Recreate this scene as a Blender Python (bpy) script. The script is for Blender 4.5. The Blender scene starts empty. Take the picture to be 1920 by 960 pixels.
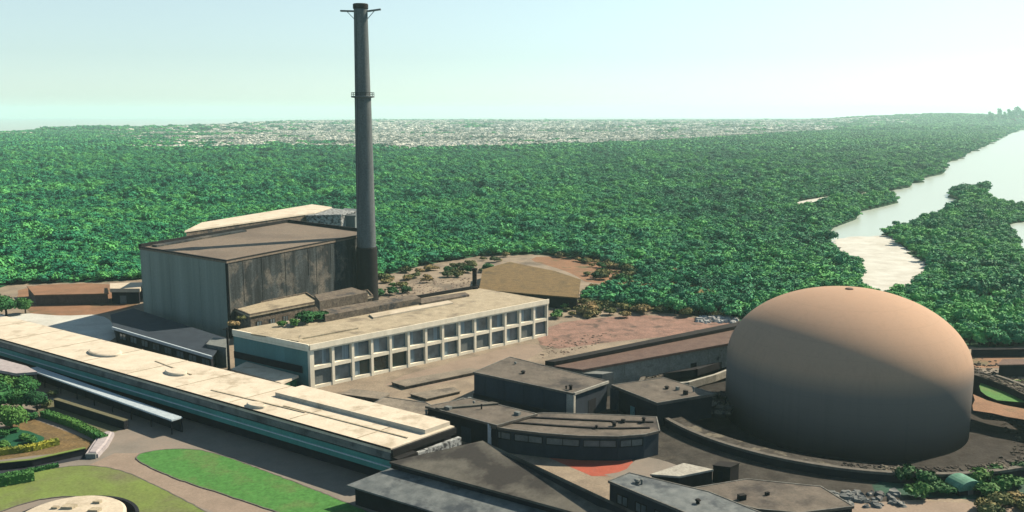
import bpy, math, random
import numpy as np
from mathutils import Vector, geometry
random.seed(7); rng = np.random.default_rng(11)
R = math.radians
scn = bpy.context.scene
col = scn.collection

# ------------------------------------------------------------------ camera
F, CX, CY, HOR, H = 1700.0, 960.0, 480.0, 212.0, 60.0
PITCH = math.atan((CY - HOR) / F)
cam_d = bpy.data.cameras.new('camera')
cam = bpy.data.objects.new('camera', cam_d); col.objects.link(cam)
cam.location = (0, 0, H); cam.rotation_euler = (math.pi / 2 - PITCH, 0, 0)
cam_d.sensor_width = 36; cam_d.lens = 36 * F / 1920
cam_d.clip_start = 1; cam_d.clip_end = 60000
scn.camera = cam
CP, SP = math.cos(PITCH), math.sin(PITCH)

def G(px, py, z=0.0):
    """the point of the horizontal plane z seen at photo position (px, py)"""
    dx = (px - CX) / F; dv = (CY - py) / F
    d = Vector((dx, CP + dv * SP, -SP + dv * CP))
    t = (z - H) / d.z
    return Vector((d.x * t, d.y * t, z))
def to_px(x, y, z):
    q = y * CP - (z - H) * SP
    return CX + F * x / q, CY - F * (y * SP + (z - H) * CP) / q

# ------------------------------------------------------------------ light
SUN_AZ, SUN_EL = R(62), R(40)
w = bpy.data.worlds.new('World'); scn.world = w; w.use_nodes = True
nt = w.node_tree; bg = nt.nodes['Background']
sky = nt.nodes.new('ShaderNodeTexSky'); sky.sky_type = 'NISHITA'; sky.sun_disc = False
sky.sun_elevation = SUN_EL; sky.sun_rotation = SUN_AZ
sky.air_density = 1.0; sky.dust_density = 0.2; sky.ozone_density = 3.2
hs = nt.nodes.new('ShaderNodeHueSaturation'); hs.inputs['Saturation'].default_value = .42
nt.links.new(sky.outputs[0], hs.inputs['Color'])
tn = nt.nodes.new('ShaderNodeMix'); tn.data_type = 'RGBA'; tn.blend_type = 'MULTIPLY'; tn.inputs['Factor'].default_value = 1
nt.links.new(hs.outputs[0], tn.inputs['A']); tn.inputs['B'].default_value = (.86, 1.0, .97, 1)
nt.links.new(tn.outputs['Result'], bg.inputs[0]); bg.inputs[1].default_value = 0.05
sd = bpy.data.lights.new('sun', 'SUN'); sd.energy = 5.0; sd.angle = R(0.5); sd.color = (1, 0.755, 0.51)
so = bpy.data.objects.new('sun', sd); col.objects.link(so)
svec = Vector((math.sin(SUN_AZ) * math.cos(SUN_EL), math.cos(SUN_AZ) * math.cos(SUN_EL), math.sin(SUN_EL)))
so.rotation_euler = svec.to_track_quat('Z', 'Y').to_euler(); so.location = svec * 500
vs = scn.view_settings
vs.view_transform = 'Standard'; vs.look = 'None'; vs.exposure = 1.55; vs.gamma = 1; vs.use_curve_mapping = False
scn.render.engine = 'CYCLES'
scn.cycles.use_denoising = True
scn.cycles.max_bounces = 6; scn.cycles.volume_bounces = 1; scn.cycles.transparent_max_bounces = 8

# ------------------------------------------------------------------ materials
def S(r, g, b):
    f = lambda c: (c / 255 / 12.92) if c / 255 <= .04045 else ((c / 255 + .055) / 1.055) ** 2.4
    return (f(r), f(g), f(b), 1)
def lin(c): return tuple(c) + (1,) if len(c) == 3 else tuple(c)

AL = (.305, .385, .49)
def mat(name, c1, c2=None, scale=0.5, rough=0.85, bump=0.3, bdist=0.05, stretch=(1, 1, 1), lo=.35, hi=.65,
        c3=None, scale3=0.06, lo3=.5, hi3=.62, spec=0.12, detail=6, metal=0.0, fine=0.0):
    m = bpy.data.materials.new(name); m.use_nodes = True
    t = m.node_tree; n = t.nodes; l = t.links
    b = n['Principled BSDF']; b.inputs['Roughness'].default_value = rough
    b.inputs['Specular IOR Level'].default_value = spec; b.inputs['Metallic'].default_value = metal
    c2 = c2 or tuple(x * .75 for x in c1[:3])
    c1, c2 = tuple(x * k for x, k in zip(c1, AL)), tuple(x * k for x, k in zip(c2, AL))
    c3 = tuple(x * k for x, k in zip(c3, AL)) if c3 else None
    c1, c2 = lin(c1), lin(c2)
    g = n.new('ShaderNodeNewGeometry'); mp = n.new('ShaderNodeMapping'); mp.inputs['Scale'].default_value = stretch
    l.new(g.outputs['Position'], mp.inputs['Vector'])
    def noise(sc, d, vec=mp.outputs[0]):
        x = n.new('ShaderNodeTexNoise'); x.inputs['Scale'].default_value = sc; x.inputs['Detail'].default_value = d
        x.inputs['Roughness'].default_value = .62; l.new(vec, x.inputs['Vector']); return x
    nz = noise(scale, detail); rp = n.new('ShaderNodeValToRGB')
    rp.color_ramp.elements[0].position = lo; rp.color_ramp.elements[1].position = hi
    rp.color_ramp.elements[0].color = c2; rp.color_ramp.elements[1].color = c1
    l.new(nz.outputs['Fac'], rp.inputs['Fac']); out = rp.outputs[0]
    if c3:
        n3 = noise(scale3, 5, g.outputs['Position']); r3 = n.new('ShaderNodeMapRange')
        r3.inputs[1].default_value = lo3; r3.inputs[2].default_value = hi3
        l.new(n3.outputs['Fac'], r3.inputs[0]); mx = n.new('ShaderNodeMix'); mx.data_type = 'RGBA'
        l.new(r3.outputs[0], mx.inputs['Factor']); l.new(out, mx.inputs['A']); mx.inputs['B'].default_value = lin(c3)
        out = mx.outputs['Result']
    if fine:
        nf = noise(2.3, 4, g.outputs['Position']); rf = n.new('ShaderNodeMapRange')
        rf.inputs[1].default_value = .3; rf.inputs[2].default_value = .7
        rf.inputs[3].default_value = 1 - fine; rf.inputs[4].default_value = 1 + fine
        l.new(nf.outputs['Fac'], rf.inputs[0])
        mv = n.new('ShaderNodeVectorMath'); mv.operation = 'SCALE'
        l.new(out, mv.inputs[0]); l.new(rf.outputs[0], mv.inputs['Scale']); out = mv.outputs[0]
    l.new(out, b.inputs['Base Color'])
    if bump:
        bp = n.new('ShaderNodeBump'); bp.inputs['Strength'].default_value = bump; bp.inputs['Distance'].default_value = bdist
        l.new(nz.outputs['Fac'], bp.inputs['Height']); l.new(bp.outputs[0], b.inputs['Normal'])
    return m

def leaf_mat(name, ca, cb, cc, big=0.012, rnd=.72):
    m = bpy.data.materials.new(name); m.use_nodes = True
    t = m.node_tree; n = t.nodes; l = t.links; b = n['Principled BSDF']
    b.inputs['Roughness'].default_value = .75; b.inputs['Specular IOR Level'].default_value = .12
    oi = n.new('ShaderNodeObjectInfo'); g = n.new('ShaderNodeNewGeometry')
    nz = n.new('ShaderNodeTexNoise'); nz.inputs['Scale'].default_value = big; nz.inputs['Detail'].default_value = 4
    l.new(g.outputs['Position'], nz.inputs['Vector'])
    nf = n.new('ShaderNodeTexNoise'); nf.inputs['Scale'].default_value = .9; nf.inputs['Detail'].default_value = 3
    l.new(g.outputs['Position'], nf.inputs['Vector'])
    a = n.new('ShaderNodeMath'); a.operation = 'MULTIPLY_ADD'; a.inputs[1].default_value = rnd; l.new(oi.outputs['Random'], a.inputs[0])
    q = n.new('ShaderNodeMath'); q.operation = 'MULTIPLY_ADD'; q.inputs[1].default_value = 2.0; q.inputs[2].default_value = -1.0
    l.new(nz.outputs['Fac'], q.inputs[0]); l.new(q.outputs[0], a.inputs[2])
    q2 = n.new('ShaderNodeMath'); q2.operation = 'MULTIPLY_ADD'; q2.inputs[1].default_value = .5
    l.new(nf.outputs['Fac'], q2.inputs[0]); l.new(a.outputs[0], q2.inputs[2])
    rp = n.new('ShaderNodeValToRGB'); e = rp.color_ramp.elements
    e[0].position = .12; e[0].color = lin(ca); e[1].position = .95; e[1].color = lin(cc)
    k = e.new(.55); k.color = lin(cb)
    l.new(q2.outputs[0], rp.inputs['Fac']); l.new(rp.outputs[0], b.inputs['Base Color'])
    return m

M = {}
M['concrete_dark'] = mat('stained_concrete', (.085, .10, .10), (.024, .032, .035), .55, stretch=(1, 1, .12), lo=.38, hi=.66,
                         c3=(.22, .185, .145), scale3=.16, lo3=.52, hi3=.66, fine=.5)
M['concrete_teal'] = mat('grey_green_cladding', (.46, .50, .41), (.335, .375, .31), .22, stretch=(1, 1, .06), fine=.08, bump=.1)
M['roof_brown'] = mat('gravel_roof', (.38, .28, .20), (.27, .205, .15), 1.4, c3=(.26, .195, .145), scale3=.05, fine=.22, bump=.5)
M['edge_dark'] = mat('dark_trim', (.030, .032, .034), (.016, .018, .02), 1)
M['cream'] = mat('cream_render', (1.75, 1.45, 1.05), (1.45, 1.2, .86), .5, fine=.06, bump=.1, stretch=(1, 1, .3))
M['cream_roof'] = mat('cream_roofing', (1.0, .8, .57), (.82, .65, .46), .35, c3=(.6, .46, .3), scale3=.14, lo3=.56, hi3=.74, fine=.12, bump=.3)
M['tan_roof_grey'] = mat('tan_grey_roofing', (.44, .35, .255), (.31, .25, .185), .4, c3=(.22, .18, .14), scale3=.16, lo3=.54, hi3=.66, fine=.22)
M['white_roof'] = mat('pale_roofing', (1.15, .93, .68), (.96, .77, .55), .3, c3=(.62, .48, .32), scale3=.22, lo3=.54, hi3=.74, fine=.10)
M['tan_roof'] = mat('tan_roofing', (.74, .58, .38), (.55, .43, .28), .4, c3=(.36, .28, .19), scale3=.16, lo3=.54, hi3=.66, fine=.22)
M['tan_wall'] = mat('tan_masonry', (.33, .25, .175), (.17, .13, .10), .8, c3=(.09, .085, .08), scale3=.22, lo3=.55, hi3=.62, fine=.4, bump=.6, bdist=.2)
M['white_stained'] = mat('stained_white_wall', (.62, .60, .54), (.10, .10, .10), 1.1, lo=.42, hi=.55, fine=.2, bump=.2)
M['teal_wall'] = mat('teal_painted_wall', (.20, .42, .39), (.15, .33, .30), .3, stretch=(1, 1, .1), fine=.08, bump=.08, rough=.6)
M['teal_deep'] = mat('deep_teal_panel', (.13, .47, .39), (.10, .36, .30), .3, stretch=(1, 1, .4), fine=.08, bump=.08, rough=.5)
M['green_wall'] = mat('green_painted_wall', (.05, .20, .10), (.02, .09, .05), .7, fine=.2)
M['navy_wall'] = mat('slate_blue_wall', (.065, .085, .105), (.045, .06, .078), .4, stretch=(1, 1, .2), fine=.1, bump=.1)
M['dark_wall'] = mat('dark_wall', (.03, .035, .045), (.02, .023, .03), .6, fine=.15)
M['beige_wall'] = mat('beige_block_wall', (.72, .64, .50), (.52, .46, .37), .6, c3=(.16, .14, .115), scale3=.3, lo3=.6, hi3=.72, fine=.2)
M['grey_roof'] = mat('grey_felt_roof', (.235, .205, .16), (.19, .168, .132), .35, fine=.12, bump=.2, c3=(.075, .068, .06), scale3=.09)
M['grey_brown_roof'] = mat('grey_brown_roof', (.27, .215, .165), (.17, .14, .11), .35, fine=.2, c3=(.085, .075, .068), scale3=.14, lo3=.52, hi3=.66)
M['metal_roof'] = mat('weathered_metal_roof', (.32, .32, .29), (.18, .19, .18), .5, rough=.55, fine=.1, c3=(.10, .11, .115), scale3=.2)
M['canopy'] = mat('pale_sheet_roof', (.9, .95, .93), (.72, .78, .78), 1.2, rough=.5, fine=.1)
M['pink_roof'] = mat('pinkish_white_roof', (.72, .60, .55), (.55, .45, .42), .8, fine=.1)
M['rust'] = mat('red_brown_roof', (.24, .15, .115), (.17, .105, .085), .5, fine=.25)
M['dome'] = mat('dome_concrete', (.80, .495, .32), (.765, .48, .315), .16, stretch=(1, 1, .35), rough=.9, spec=.04, fine=.03, bump=.05, c3=(.785, .487, .317), scale3=.05)
M['stack'] = mat('stack_concrete', (.25, .265, .25), (.14, .165, .165), .45, stretch=(1, 1, .12), fine=.25)
M['glass'] = mat('dark_window_glass', (.30, .36, .36), (.13, .17, .18), .25, rough=.12, bump=0, spec=.6, lo=.4, hi=.6)
M['glass_green'] = mat('green_window_glass', (.035, .10, .085), (.015, .05, .045), .3, rough=.12, bump=0, spec=.6)
M['edge_pale'] = mat('worn_pale_edging', (.36, .33, .27), (.17, .16, .14), .7, fine=.2)
M['panel_grey'] = mat('grey_infill_panel', (.33, .33, .29), (.24, .245, .22), .6, fine=.15)
M['curtain'] = mat('pale_curtain', (.62, .68, .66), (.3, .37, .38), .9, stretch=(1.6, 1.6, .05))
M['asphalt'] = mat('worn_asphalt', (.40, .325, .255), (.32, .265, .21), .22, c3=(.44, .33, .25), scale3=.05, lo3=.45, hi3=.65, fine=.08, bump=.1)
M['lane_dark'] = mat('dark_lane_surface', (.055, .062, .075), (.04, .046, .056), .3, fine=.1, bump=.1)
M['path'] = mat('pinkish_path', (.50, .36, .26), (.40, .29, .21), .25, fine=.12, bump=.1)
M['yard'] = mat('sandy_yard', (.54, .405, .275), (.36, .27, .19), .16, c3=(.24, .185, .135), scale3=.06, lo3=.52, hi3=.66, fine=.22)
M['sand'] = mat('pale_sand', (1.02, .95, .80), (.78, .70, .57), .12, fine=.14)
M['terracotta'] = mat('bare_red_earth', (.48, .245, .135), (.33, .175, .10), .16, c3=(.22, .17, .09), scale3=.09, lo3=.56, hi3=.66, fine=.25, bump=.6, bdist=.3)
M['ochre'] = mat('ochre_earth', (.33, .205, .085), (.21, .14, .065), .5, c3=(.17, .12, .06), scale3=.2, lo3=.54, hi3=.68, fine=.4, bump=.5, bdist=.2)
M['pink_earth'] = mat('pinkish_earth', (.50, .275, .20), (.30, .175, .13), .3, c3=(.16, .11, .085), scale3=.14, lo3=.56, hi3=.66, fine=.3, bump=.6, bdist=.3)
M['red_court'] = mat('red_paving', (.66, .15, .09), (.56, .13, .08), .4, c3=(.5, .16, .11), scale3=.12, fine=.15)
M['lawn'] = mat('bright_lawn', (.13, .35, .08), (.085, .25, .055), .9, c3=(.21, .27, .09), scale3=.16, lo3=.5, hi3=.74, fine=.22, bump=.5)
M['lawn_dry'] = mat('dry_lawn', (.28, .36, .085), (.24, .28, .08), .18, c3=(.24, .20, .12), scale3=.05, lo3=.52, hi3=.7, fine=.2, bump=.5)
M['field'] = mat('olive_field', (.25, .215, .12), (.20, .18, .10), .2, fine=.15)
M['verge'] = mat('dark_verge_grass', (.05, .15, .10), (.025, .08, .055), .3, fine=.3)
M['forest_floor'] = mat('forest_floor', (.02, .14, .065), (.012, .10, .05), .05, c3=(.03, .14, .06), scale3=.01, fine=.2, bump=0)
M['mud'] = mat('mudflat', (.60, .58, .52), (.10, .22, .16), .012, lo=.42, hi=.56, detail=8, bump=0)
M['rubble'] = mat('grey_rubble', (.12, .105, .085), (.032, .03, .028), .9, c3=(.24, .20, .14), scale3=.3, lo3=.55, hi3=.6, fine=.4)
M['pink_rubble'] = mat('earthy_rubble', (.46, .31, .22), (.2, .14, .11), .9, fine=.4)
M['dark_ground'] = mat('dark_gravel', (.095, .085, .07), (.04, .038, .034), .4, c3=(.13, .11, .085), scale3=.12, lo3=.55, hi3=.66, fine=.35)
M['white_rock'] = mat('white_rock', (.72, .69, .63), (.42, .40, .37), .5, fine=.2)
M['kerb'] = mat('kerb_stone', (.26, .225, .18), (.16, .14, .115), 1.0, fine=.15)
M['pit'] = mat('pit_floor', (.05, .048, .044), (.014, .016, .018), .5, fine=.5, bump=.6, bdist=.2)
M['bark'] = mat('bark', (.10, .075, .05), (.05, .04, .03), 2)
M['leaf'] = leaf_mat('forest_leaf', (.006, .088, .056), (.015, .155, .082), (.06, .26, .085))
M['leaf_near'] = leaf_mat('garden_leaf', (.006, .045, .020), (.015, .085, .03), (.045, .13, .035), .05)
M['leaf_dry'] = leaf_mat('scrub_leaf', (.03, .06, .03), (.085, .105, .045), (.17, .14, .075), .05, .7)
M['leaf_yellow'] = leaf_mat('hedge_leaf_yellow', (.10, .14, .03), (.22, .25, .04), (.34, .33, .06), .2)
M['leaf_pale'] = leaf_mat('pale_scrub_leaf', (.045, .08, .075), (.20, .25, .25), (.46, .51, .51), .004, .9)
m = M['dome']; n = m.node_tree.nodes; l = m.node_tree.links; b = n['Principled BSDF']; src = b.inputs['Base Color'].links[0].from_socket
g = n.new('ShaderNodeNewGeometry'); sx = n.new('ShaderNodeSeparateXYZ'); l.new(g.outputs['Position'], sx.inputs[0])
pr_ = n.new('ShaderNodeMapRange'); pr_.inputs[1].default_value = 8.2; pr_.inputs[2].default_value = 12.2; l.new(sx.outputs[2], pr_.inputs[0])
pm = n.new('ShaderNodeMix'); pm.data_type = 'RGBA'; l.new(pr_.outputs[0], pm.inputs['Factor']); pm.inputs['A'].default_value = (.108, .112, .12, 1); l.new(src, pm.inputs['B'])  # greyer wall; extra dark and blue put in its colour to deepen shade
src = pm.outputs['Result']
d1 = n.new('ShaderNodeMath'); d1.operation = 'DIVIDE'; d1.inputs[1].default_value = 2.45; l.new(sx.outputs[2], d1.inputs[0])
d2 = n.new('ShaderNodeMath'); d2.operation = 'FRACT'; l.new(d1.outputs[0], d2.inputs[0])
d3 = n.new('ShaderNodeMath'); d3.operation = 'LESS_THAN'; d3.inputs[1].default_value = .05; l.new(d2.outputs[0], d3.inputs[0])
ns = n.new('ShaderNodeTexNoise'); ns.inputs['Scale'].default_value = .9; ns.inputs['Detail'].default_value = 5
mp = n.new('ShaderNodeMapping'); mp.inputs['Scale'].default_value = (1, 1, .04); l.new(g.outputs['Position'], mp.inputs[0]); l.new(mp.outputs[0], ns.inputs['Vector'])
r1 = n.new('ShaderNodeMapRange'); r1.inputs[1].default_value = .52; r1.inputs[2].default_value = .72; r1.inputs[3].default_value = 1; r1.inputs[4].default_value = .94
l.new(ns.outputs['Fac'], r1.inputs[0])
r2 = n.new('ShaderNodeMath'); r2.operation = 'MULTIPLY_ADD'; r2.inputs[1].default_value = -.05; r2.inputs[2].default_value = 1; l.new(d3.outputs[0], r2.inputs[0])
r3 = n.new('ShaderNodeMath'); r3.operation = 'MULTIPLY'; l.new(r1.outputs[0], r3.inputs[0]); l.new(r2.outputs[0], r3.inputs[1])
vm = n.new('ShaderNodeVectorMath'); vm.operation = 'SCALE'; l.new(src, vm.inputs[0]); l.new(r3.outputs[0], vm.inputs['Scale']); l.new(vm.outputs[0], b.inputs['Base Color'])
# water
m = bpy.data.materials.new('water'); m.use_nodes = True; M['water'] = m
b = m.node_tree.nodes['Principled BSDF']; b.inputs['Base Color'].default_value = (.22, .30, .31, 1)
b.inputs['Roughness'].default_value = .3; b.inputs['Specular IOR Level'].default_value = .4
nz = m.node_tree.nodes.new('ShaderNodeTexNoise'); nz.inputs['Scale'].default_value = .35; nz.inputs['Detail'].default_value = 5
g = m.node_tree.nodes.new('ShaderNodeNewGeometry'); bp = m.node_tree.nodes.new('ShaderNodeBump')
bp.inputs['Strength'].default_value = .05; bp.inputs['Distance'].default_value = .3
m.node_tree.links.new(g.outputs['Position'], nz.inputs['Vector']); m.node_tree.links.new(nz.outputs['Fac'], bp.inputs['Height'])
m.node_tree.links.new(bp.outputs[0], b.inputs['Normal'])

# ------------------------------------------------------------------ mesh helpers
class MB:
    def __init__(s): s.v = []; s.f = []
    def add(s, vs, fs):
        o = len(s.v); s.v += [Vector(p) for p in vs]; s.f += [tuple(i + o for i in f) for f in fs]; return s
    def prism(s, bot, top):
        n = len(bot); o = len(s.v)
        a = sum(bot[i].x * bot[(i + 1) % n].y - bot[(i + 1) % n].x * bot[i].y for i in range(n))
        if a < 0: bot = bot[::-1]; top = top[::-1]
        vs = [Vector(p) for p in bot] + [Vector(p) for p in top]
        fs = [tuple(range(n))[::-1], tuple(range(n, 2 * n))] + [(i, (i + 1) % n, n + (i + 1) % n, n + i) for i in range(n)]
        return s.add(vs, fs)
    def slab(s, pts, z0, z1):
        return s.prism([Vector((p.x, p.y, z0)) for p in pts], [Vector((p.x, p.y, z1)) for p in pts])
    def bar(s, a, b, w, h, up=Vector((0, 0, 1))):
        a = Vector(a); b = Vector(b); d = (b - a).normalized()
        sd_ = d.cross(up); sd_ = sd_.normalized() if sd_.length > 1e-6 else Vector((1, 0, 0)); u = sd_.cross(d)
        q = [sd_ * (w / 2) * i + u * (h / 2) * j for i, j in ((-1, -1), (1, -1), (1, 1), (-1, 1))]
        vs = [a + x for x in q] + [b + x for x in q]
        return s.add(vs, [(3, 2, 1, 0), (4, 5, 6, 7)] + [(i, (i + 1) % 4, 4 + (i + 1) % 4, 4 + i) for i in range(4)])
    def lathe(s, c, prof, n=48, a0=0, a1=2 * math.pi, cap=True):
        full = abs(a1 - a0 - 2 * math.pi) < 1e-6; m_ = n if full else n + 1
        vs = []
        for r, z in prof:
            for i in range(m_):
                t = a0 + (a1 - a0) * i / n; vs.append(Vector((c[0] + r * math.cos(t), c[1] + r * math.sin(t), c[2] + z)))
        fs = []
        for k in range(len(prof) - 1):
            for i in range(n):
                j = (i + 1) % m_; fs.append((k * m_ + i, k * m_ + j, (k + 1) * m_ + j, (k + 1) * m_ + i))
        if cap and full:
            fs.append(tuple(range(m_))[::-1]); fs.append(tuple(range((len(prof) - 1) * m_, len(prof) * m_)))
        return s.add(vs, fs)
    def build(s, name, mt, parent=None, smooth=False, props=None):
        o_ = parent_origin(parent)
        me = bpy.data.meshes.new(name)
        org = o_ if parent else (props or {}).pop('origin', Vector((0, 0, 0)))
        me.from_pydata([tuple(p - org) for p in s.v], [], s.f); me.materials.append(mt)
        if smooth:
            me.polygons.foreach_set('use_smooth', [True] * len(me.polygons))
        me.update()
        ob = bpy.data.objects.new(name, me); col.objects.link(ob)
        if parent: ob.parent = parent
        else: ob.location = org
        for k, v_ in (props or {}).items(): ob[k] = v_
        return ob
WORLD = {}
def parent_origin(p):
    o_ = Vector((0, 0, 0))
    while p is not None: o_ = o_ + p.location; p = p.parent
    return o_
def thing(name, label, cat, loc, group=None):
    o = bpy.data.objects.new(name, None); col.objects.link(o); o.location = Vector(loc); o.empty_display_size = .5
    o['label'] = label; o['category'] = cat
    if group: o['group'] = group
    return o
def tag(o, label, cat, group=None):
    o['label'] = label; o['category'] = cat
    if group: o['group'] = group
    return o
def struct(name, mb, mt): return mb.build(name, mt, None, props={'kind': 'structure'})
def PX(z, *pp): return [G(x, y, z) for x, y in pp]
def centroid(pts):
    c = Vector((0, 0, 0))
    for p in pts: c += p
    c /= len(pts); c.z = 0; return c
def outset(pts, d):
    n = len(pts); a = sum(pts[i].x * pts[(i + 1) % n].y - pts[(i + 1) % n].x * pts[i].y for i in range(n))
    sg = 1 if a > 0 else -1; out = []
    for i in range(n):
        p0, p1, p2 = pts[i - 1], pts[i], pts[(i + 1) % n]
        e1 = (p1 - p0); e1.z = 0; e1.normalize(); e2 = (p2 - p1); e2.z = 0; e2.normalize()
        n1 = Vector((e1.y, -e1.x, 0)) * sg; n2 = Vector((e2.y, -e2.x, 0)) * sg
        bis = (n1 + n2); bis.normalize(); k = max(.35, bis.dot(n1)); out.append(p1 + bis * (d / k))
    return out
def jag(pts, amp, step):
    out = []
    for i, p in enumerate(pts):
        q = pts[(i + 1) % len(pts)]; L = (q - p).length; k = max(1, int(L / step))
        for j in range(k):
            c = p.lerp(q, j / k); out.append(c + Vector((random.uniform(-amp, amp), random.uniform(-amp, amp), 0)))
    return out
def smooth_loop(pts, it=2):
    for _ in range(it):
        o = []
        for i, p in enumerate(pts):
            q = pts[(i + 1) % len(pts)]; o += [p.lerp(q, .25), p.lerp(q, .75)]
        pts = o
    return pts
def sheet(name, pts, z, mt, mb=None):
    """flat ground sheet"""
    b_ = MB()
    a = sum(pts[i].x * pts[(i + 1) % len(pts)].y - pts[(i + 1) % len(pts)].x * pts[i].y for i in range(len(pts)))
    if a < 0: pts = pts[::-1]
    v_, tri = cdt(pts); b_.add([Vector((p.x, p.y, z)) for p in v_], tri)
    return struct(name, b_, mt)
def cdt(outer, hole_=None):
    P = [Vector((p.x, p.y)) for p in outer]; E = [(i, (i + 1) % len(P)) for i in range(len(P))]
    if hole_:
        o_ = len(P); P += [Vector((p.x, p.y)) for p in hole_]; E += [(o_ + i, o_ + (i + 1) % len(hole_)) for i in range(len(hole_))]
    v_, e_, f_, *_r = geometry.delaunay_2d_cdt(P, E, [], 0, 1e-5)
    out = []
    for t in f_:
        c = (v_[t[0]] + v_[t[1]] + v_[t[2]]) / 3
        if not inside(outer, c.x, c.y) or (hole_ and inside(hole_, c.x, c.y)): continue
        out.append(t if up_tri(v_, t) else tuple(t)[::-1])
    return v_, out
def inside(P, x, y):
    c = False; j = len(P) - 1
    for i in range(len(P)):
        if (P[i].y > y) != (P[j].y > y) and x < (P[j].x - P[i].x) * (y - P[i].y) / (P[j].y - P[i].y) + P[i].x: c = not c
        j = i
    return c
def up_tri(P, t):
    a, b_, c = (P[i] for i in t); return (b_.x - a.x) * (c.y - a.y) - (c.x - a.x) * (b_.y - a.y) > 0

def flat_building(name, label, cat, roof, z, wall, roofm, ov=.35, rt=.4, parapet=0, trim=None, base=0, group=None, edge_strip=0, vents=0):
    """roof: outline (Vectors) at height z"""
    c = centroid(roof); c.z = base
    t = thing(name, label, cat, c, group)
    MB().slab(outset(roof, -ov), base, z - rt).build('wall', wall, t)
    r = MB().slab(roof, z - rt, z).build('roof', roofm, t)
    if edge_strip:
        ins = outset(roof, -edge_strip); n = len(roof)
        b_ = MB()
        for i in range(n):
            j = (i + 1) % n; q = (roof[i], roof[j], ins[j], ins[i])
            b_.prism([Vector((p.x, p.y, z + .003)) for p in q], [Vector((p.x, p.y, z + .09)) for p in q])
        b_.build('edge_strip', M['edge_pale'], r)
    rv = random.Random(label)
    for i in range(vents):
        for _ in range(60):
            x = rv.uniform(min(p.x for p in roof), max(p.x for p in roof)); y = rv.uniform(min(p.y for p in roof), max(p.y for p in roof))
            if inside(outset(roof, -1.4), x, y): break
        b_ = MB(); h = rv.uniform(.3, .9); a = rv.uniform(.25, .7)
        if rv.random() < .5: b_.lathe((x, y, z), [(a * .5, .003), (a * .5, h), (a * .8, h), (a * .5, h + .2)], 12)
        else:
            u_ = (roof[1] - roof[0]).normalized(); u_.z = 0; n_ = Vector((-u_.y, u_.x, 0)); c0 = Vector((x, y, 0))
            b_.slab([c0 - u_ * a - n_ * a * .7, c0 + u_ * a - n_ * a * .7, c0 + u_ * a + n_ * a * .7, c0 - u_ * a + n_ * a * .7], z + .003, z + h)
        b_.build('roof_vent', M['panel_grey'] if rv.random() < .5 else M['edge_dark'], r)
    if parapet:
        ins = outset(roof, -.35); b_ = MB(); n = len(roof)
        for i in range(n):
            j = (i + 1) % n
            b_.prism([roof[i], roof[j], ins[j], ins[i]], [p + Vector((0, 0, parapet)) for p in (roof[i], roof[j], ins[j], ins[i])])
        for v_ in b_.v: v_.z = max(v_.z, z + .003) if v_.z < z + .01 else v_.z
        b_.build('parapet', trim or wall, r)
    return t, r

def window(parent, a, u, nrm, w_, z0, h, fm, gm, fw=.12, dep=.10, curtain=None, mid=True):
    """proud frame with a pane set behind it; a: left bottom (xy)"""
    a = Vector((a.x, a.y, z0)); U = u * w_; Z = Vector((0, 0, h)); nn = nrm
    fr = MB(); c = nn * dep / 2
    for p, q in ((a, a + U), (a + Z, a + U + Z)):
        fr.bar(p + c, q + c, dep, fw, Vector((0, 0, 1)))
    e = Vector((0, 0, fw / 2 + .003))
    for p in (a + u * fw / 2, a + U - u * fw / 2) + ((a + U * .5,) if mid else ()):
        fr.bar(p + c + e, p + c + Z - e, fw if p is not a else fw, dep * .9, nn)
    f = fr.build('window', fm, parent)
    pn = MB(); i0 = a + nn * .02
    pn.add([i0, i0 + U, i0 + U + Z, i0 + Z], [(0, 1, 2, 3)]); pn.build('pane', gm, f)
    if curtain:
        k0, k1 = curtain; q0 = a + nn * .035
        cb = MB(); cb.add([q0 + U * k0, q0 + U * k1, q0 + U * k1 + Z * .97, q0 + U * k0 + Z * .97], [(0, 1, 2, 3)])
        cb.build('curtain', M['curtain'], f)
    return f
def edge(a, b_):
    u = (b_ - a); u.z = 0; L = u.length; u.normalize(); return u, Vector((u.y, -u.x, 0)), L
def window_row(parent, a, b_, n, z0, h, frac, fm, gm, off=.02, m0=1., m1=1.):
    u, nn, L = edge(a, b_); pit = (L - m0 - m1) / n
    for i in range(n):
        p = a + u * (m0 + pit * (i + .5 - frac / 2)) + nn * off
        window(parent, p, u, nn, pit * frac, z0, h, fm, gm)
def door(parent, a, b_, t0, wd, h, mt, off=.05, z0=0):
    u, nn, L = edge(a, b_); p = a + u * (L * t0); p = Vector((p.x, p.y, 0))
    d = MB(); q = [p, p + u * wd, p + u * wd + nn * off, p + nn * off]
    o = d.slab(q, z0 + .05, z0 + h).build('door', mt, parent)
    hb = MB(); k = p + u * (wd * .85) + nn * (off + .06); hb.bar(k + Vector((0, 0, z0 + 1)), k + Vector((0, 0, z0 + 1.25)), .06, .1)
    hb.build('handle', M['edge_dark'], o); return o

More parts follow.
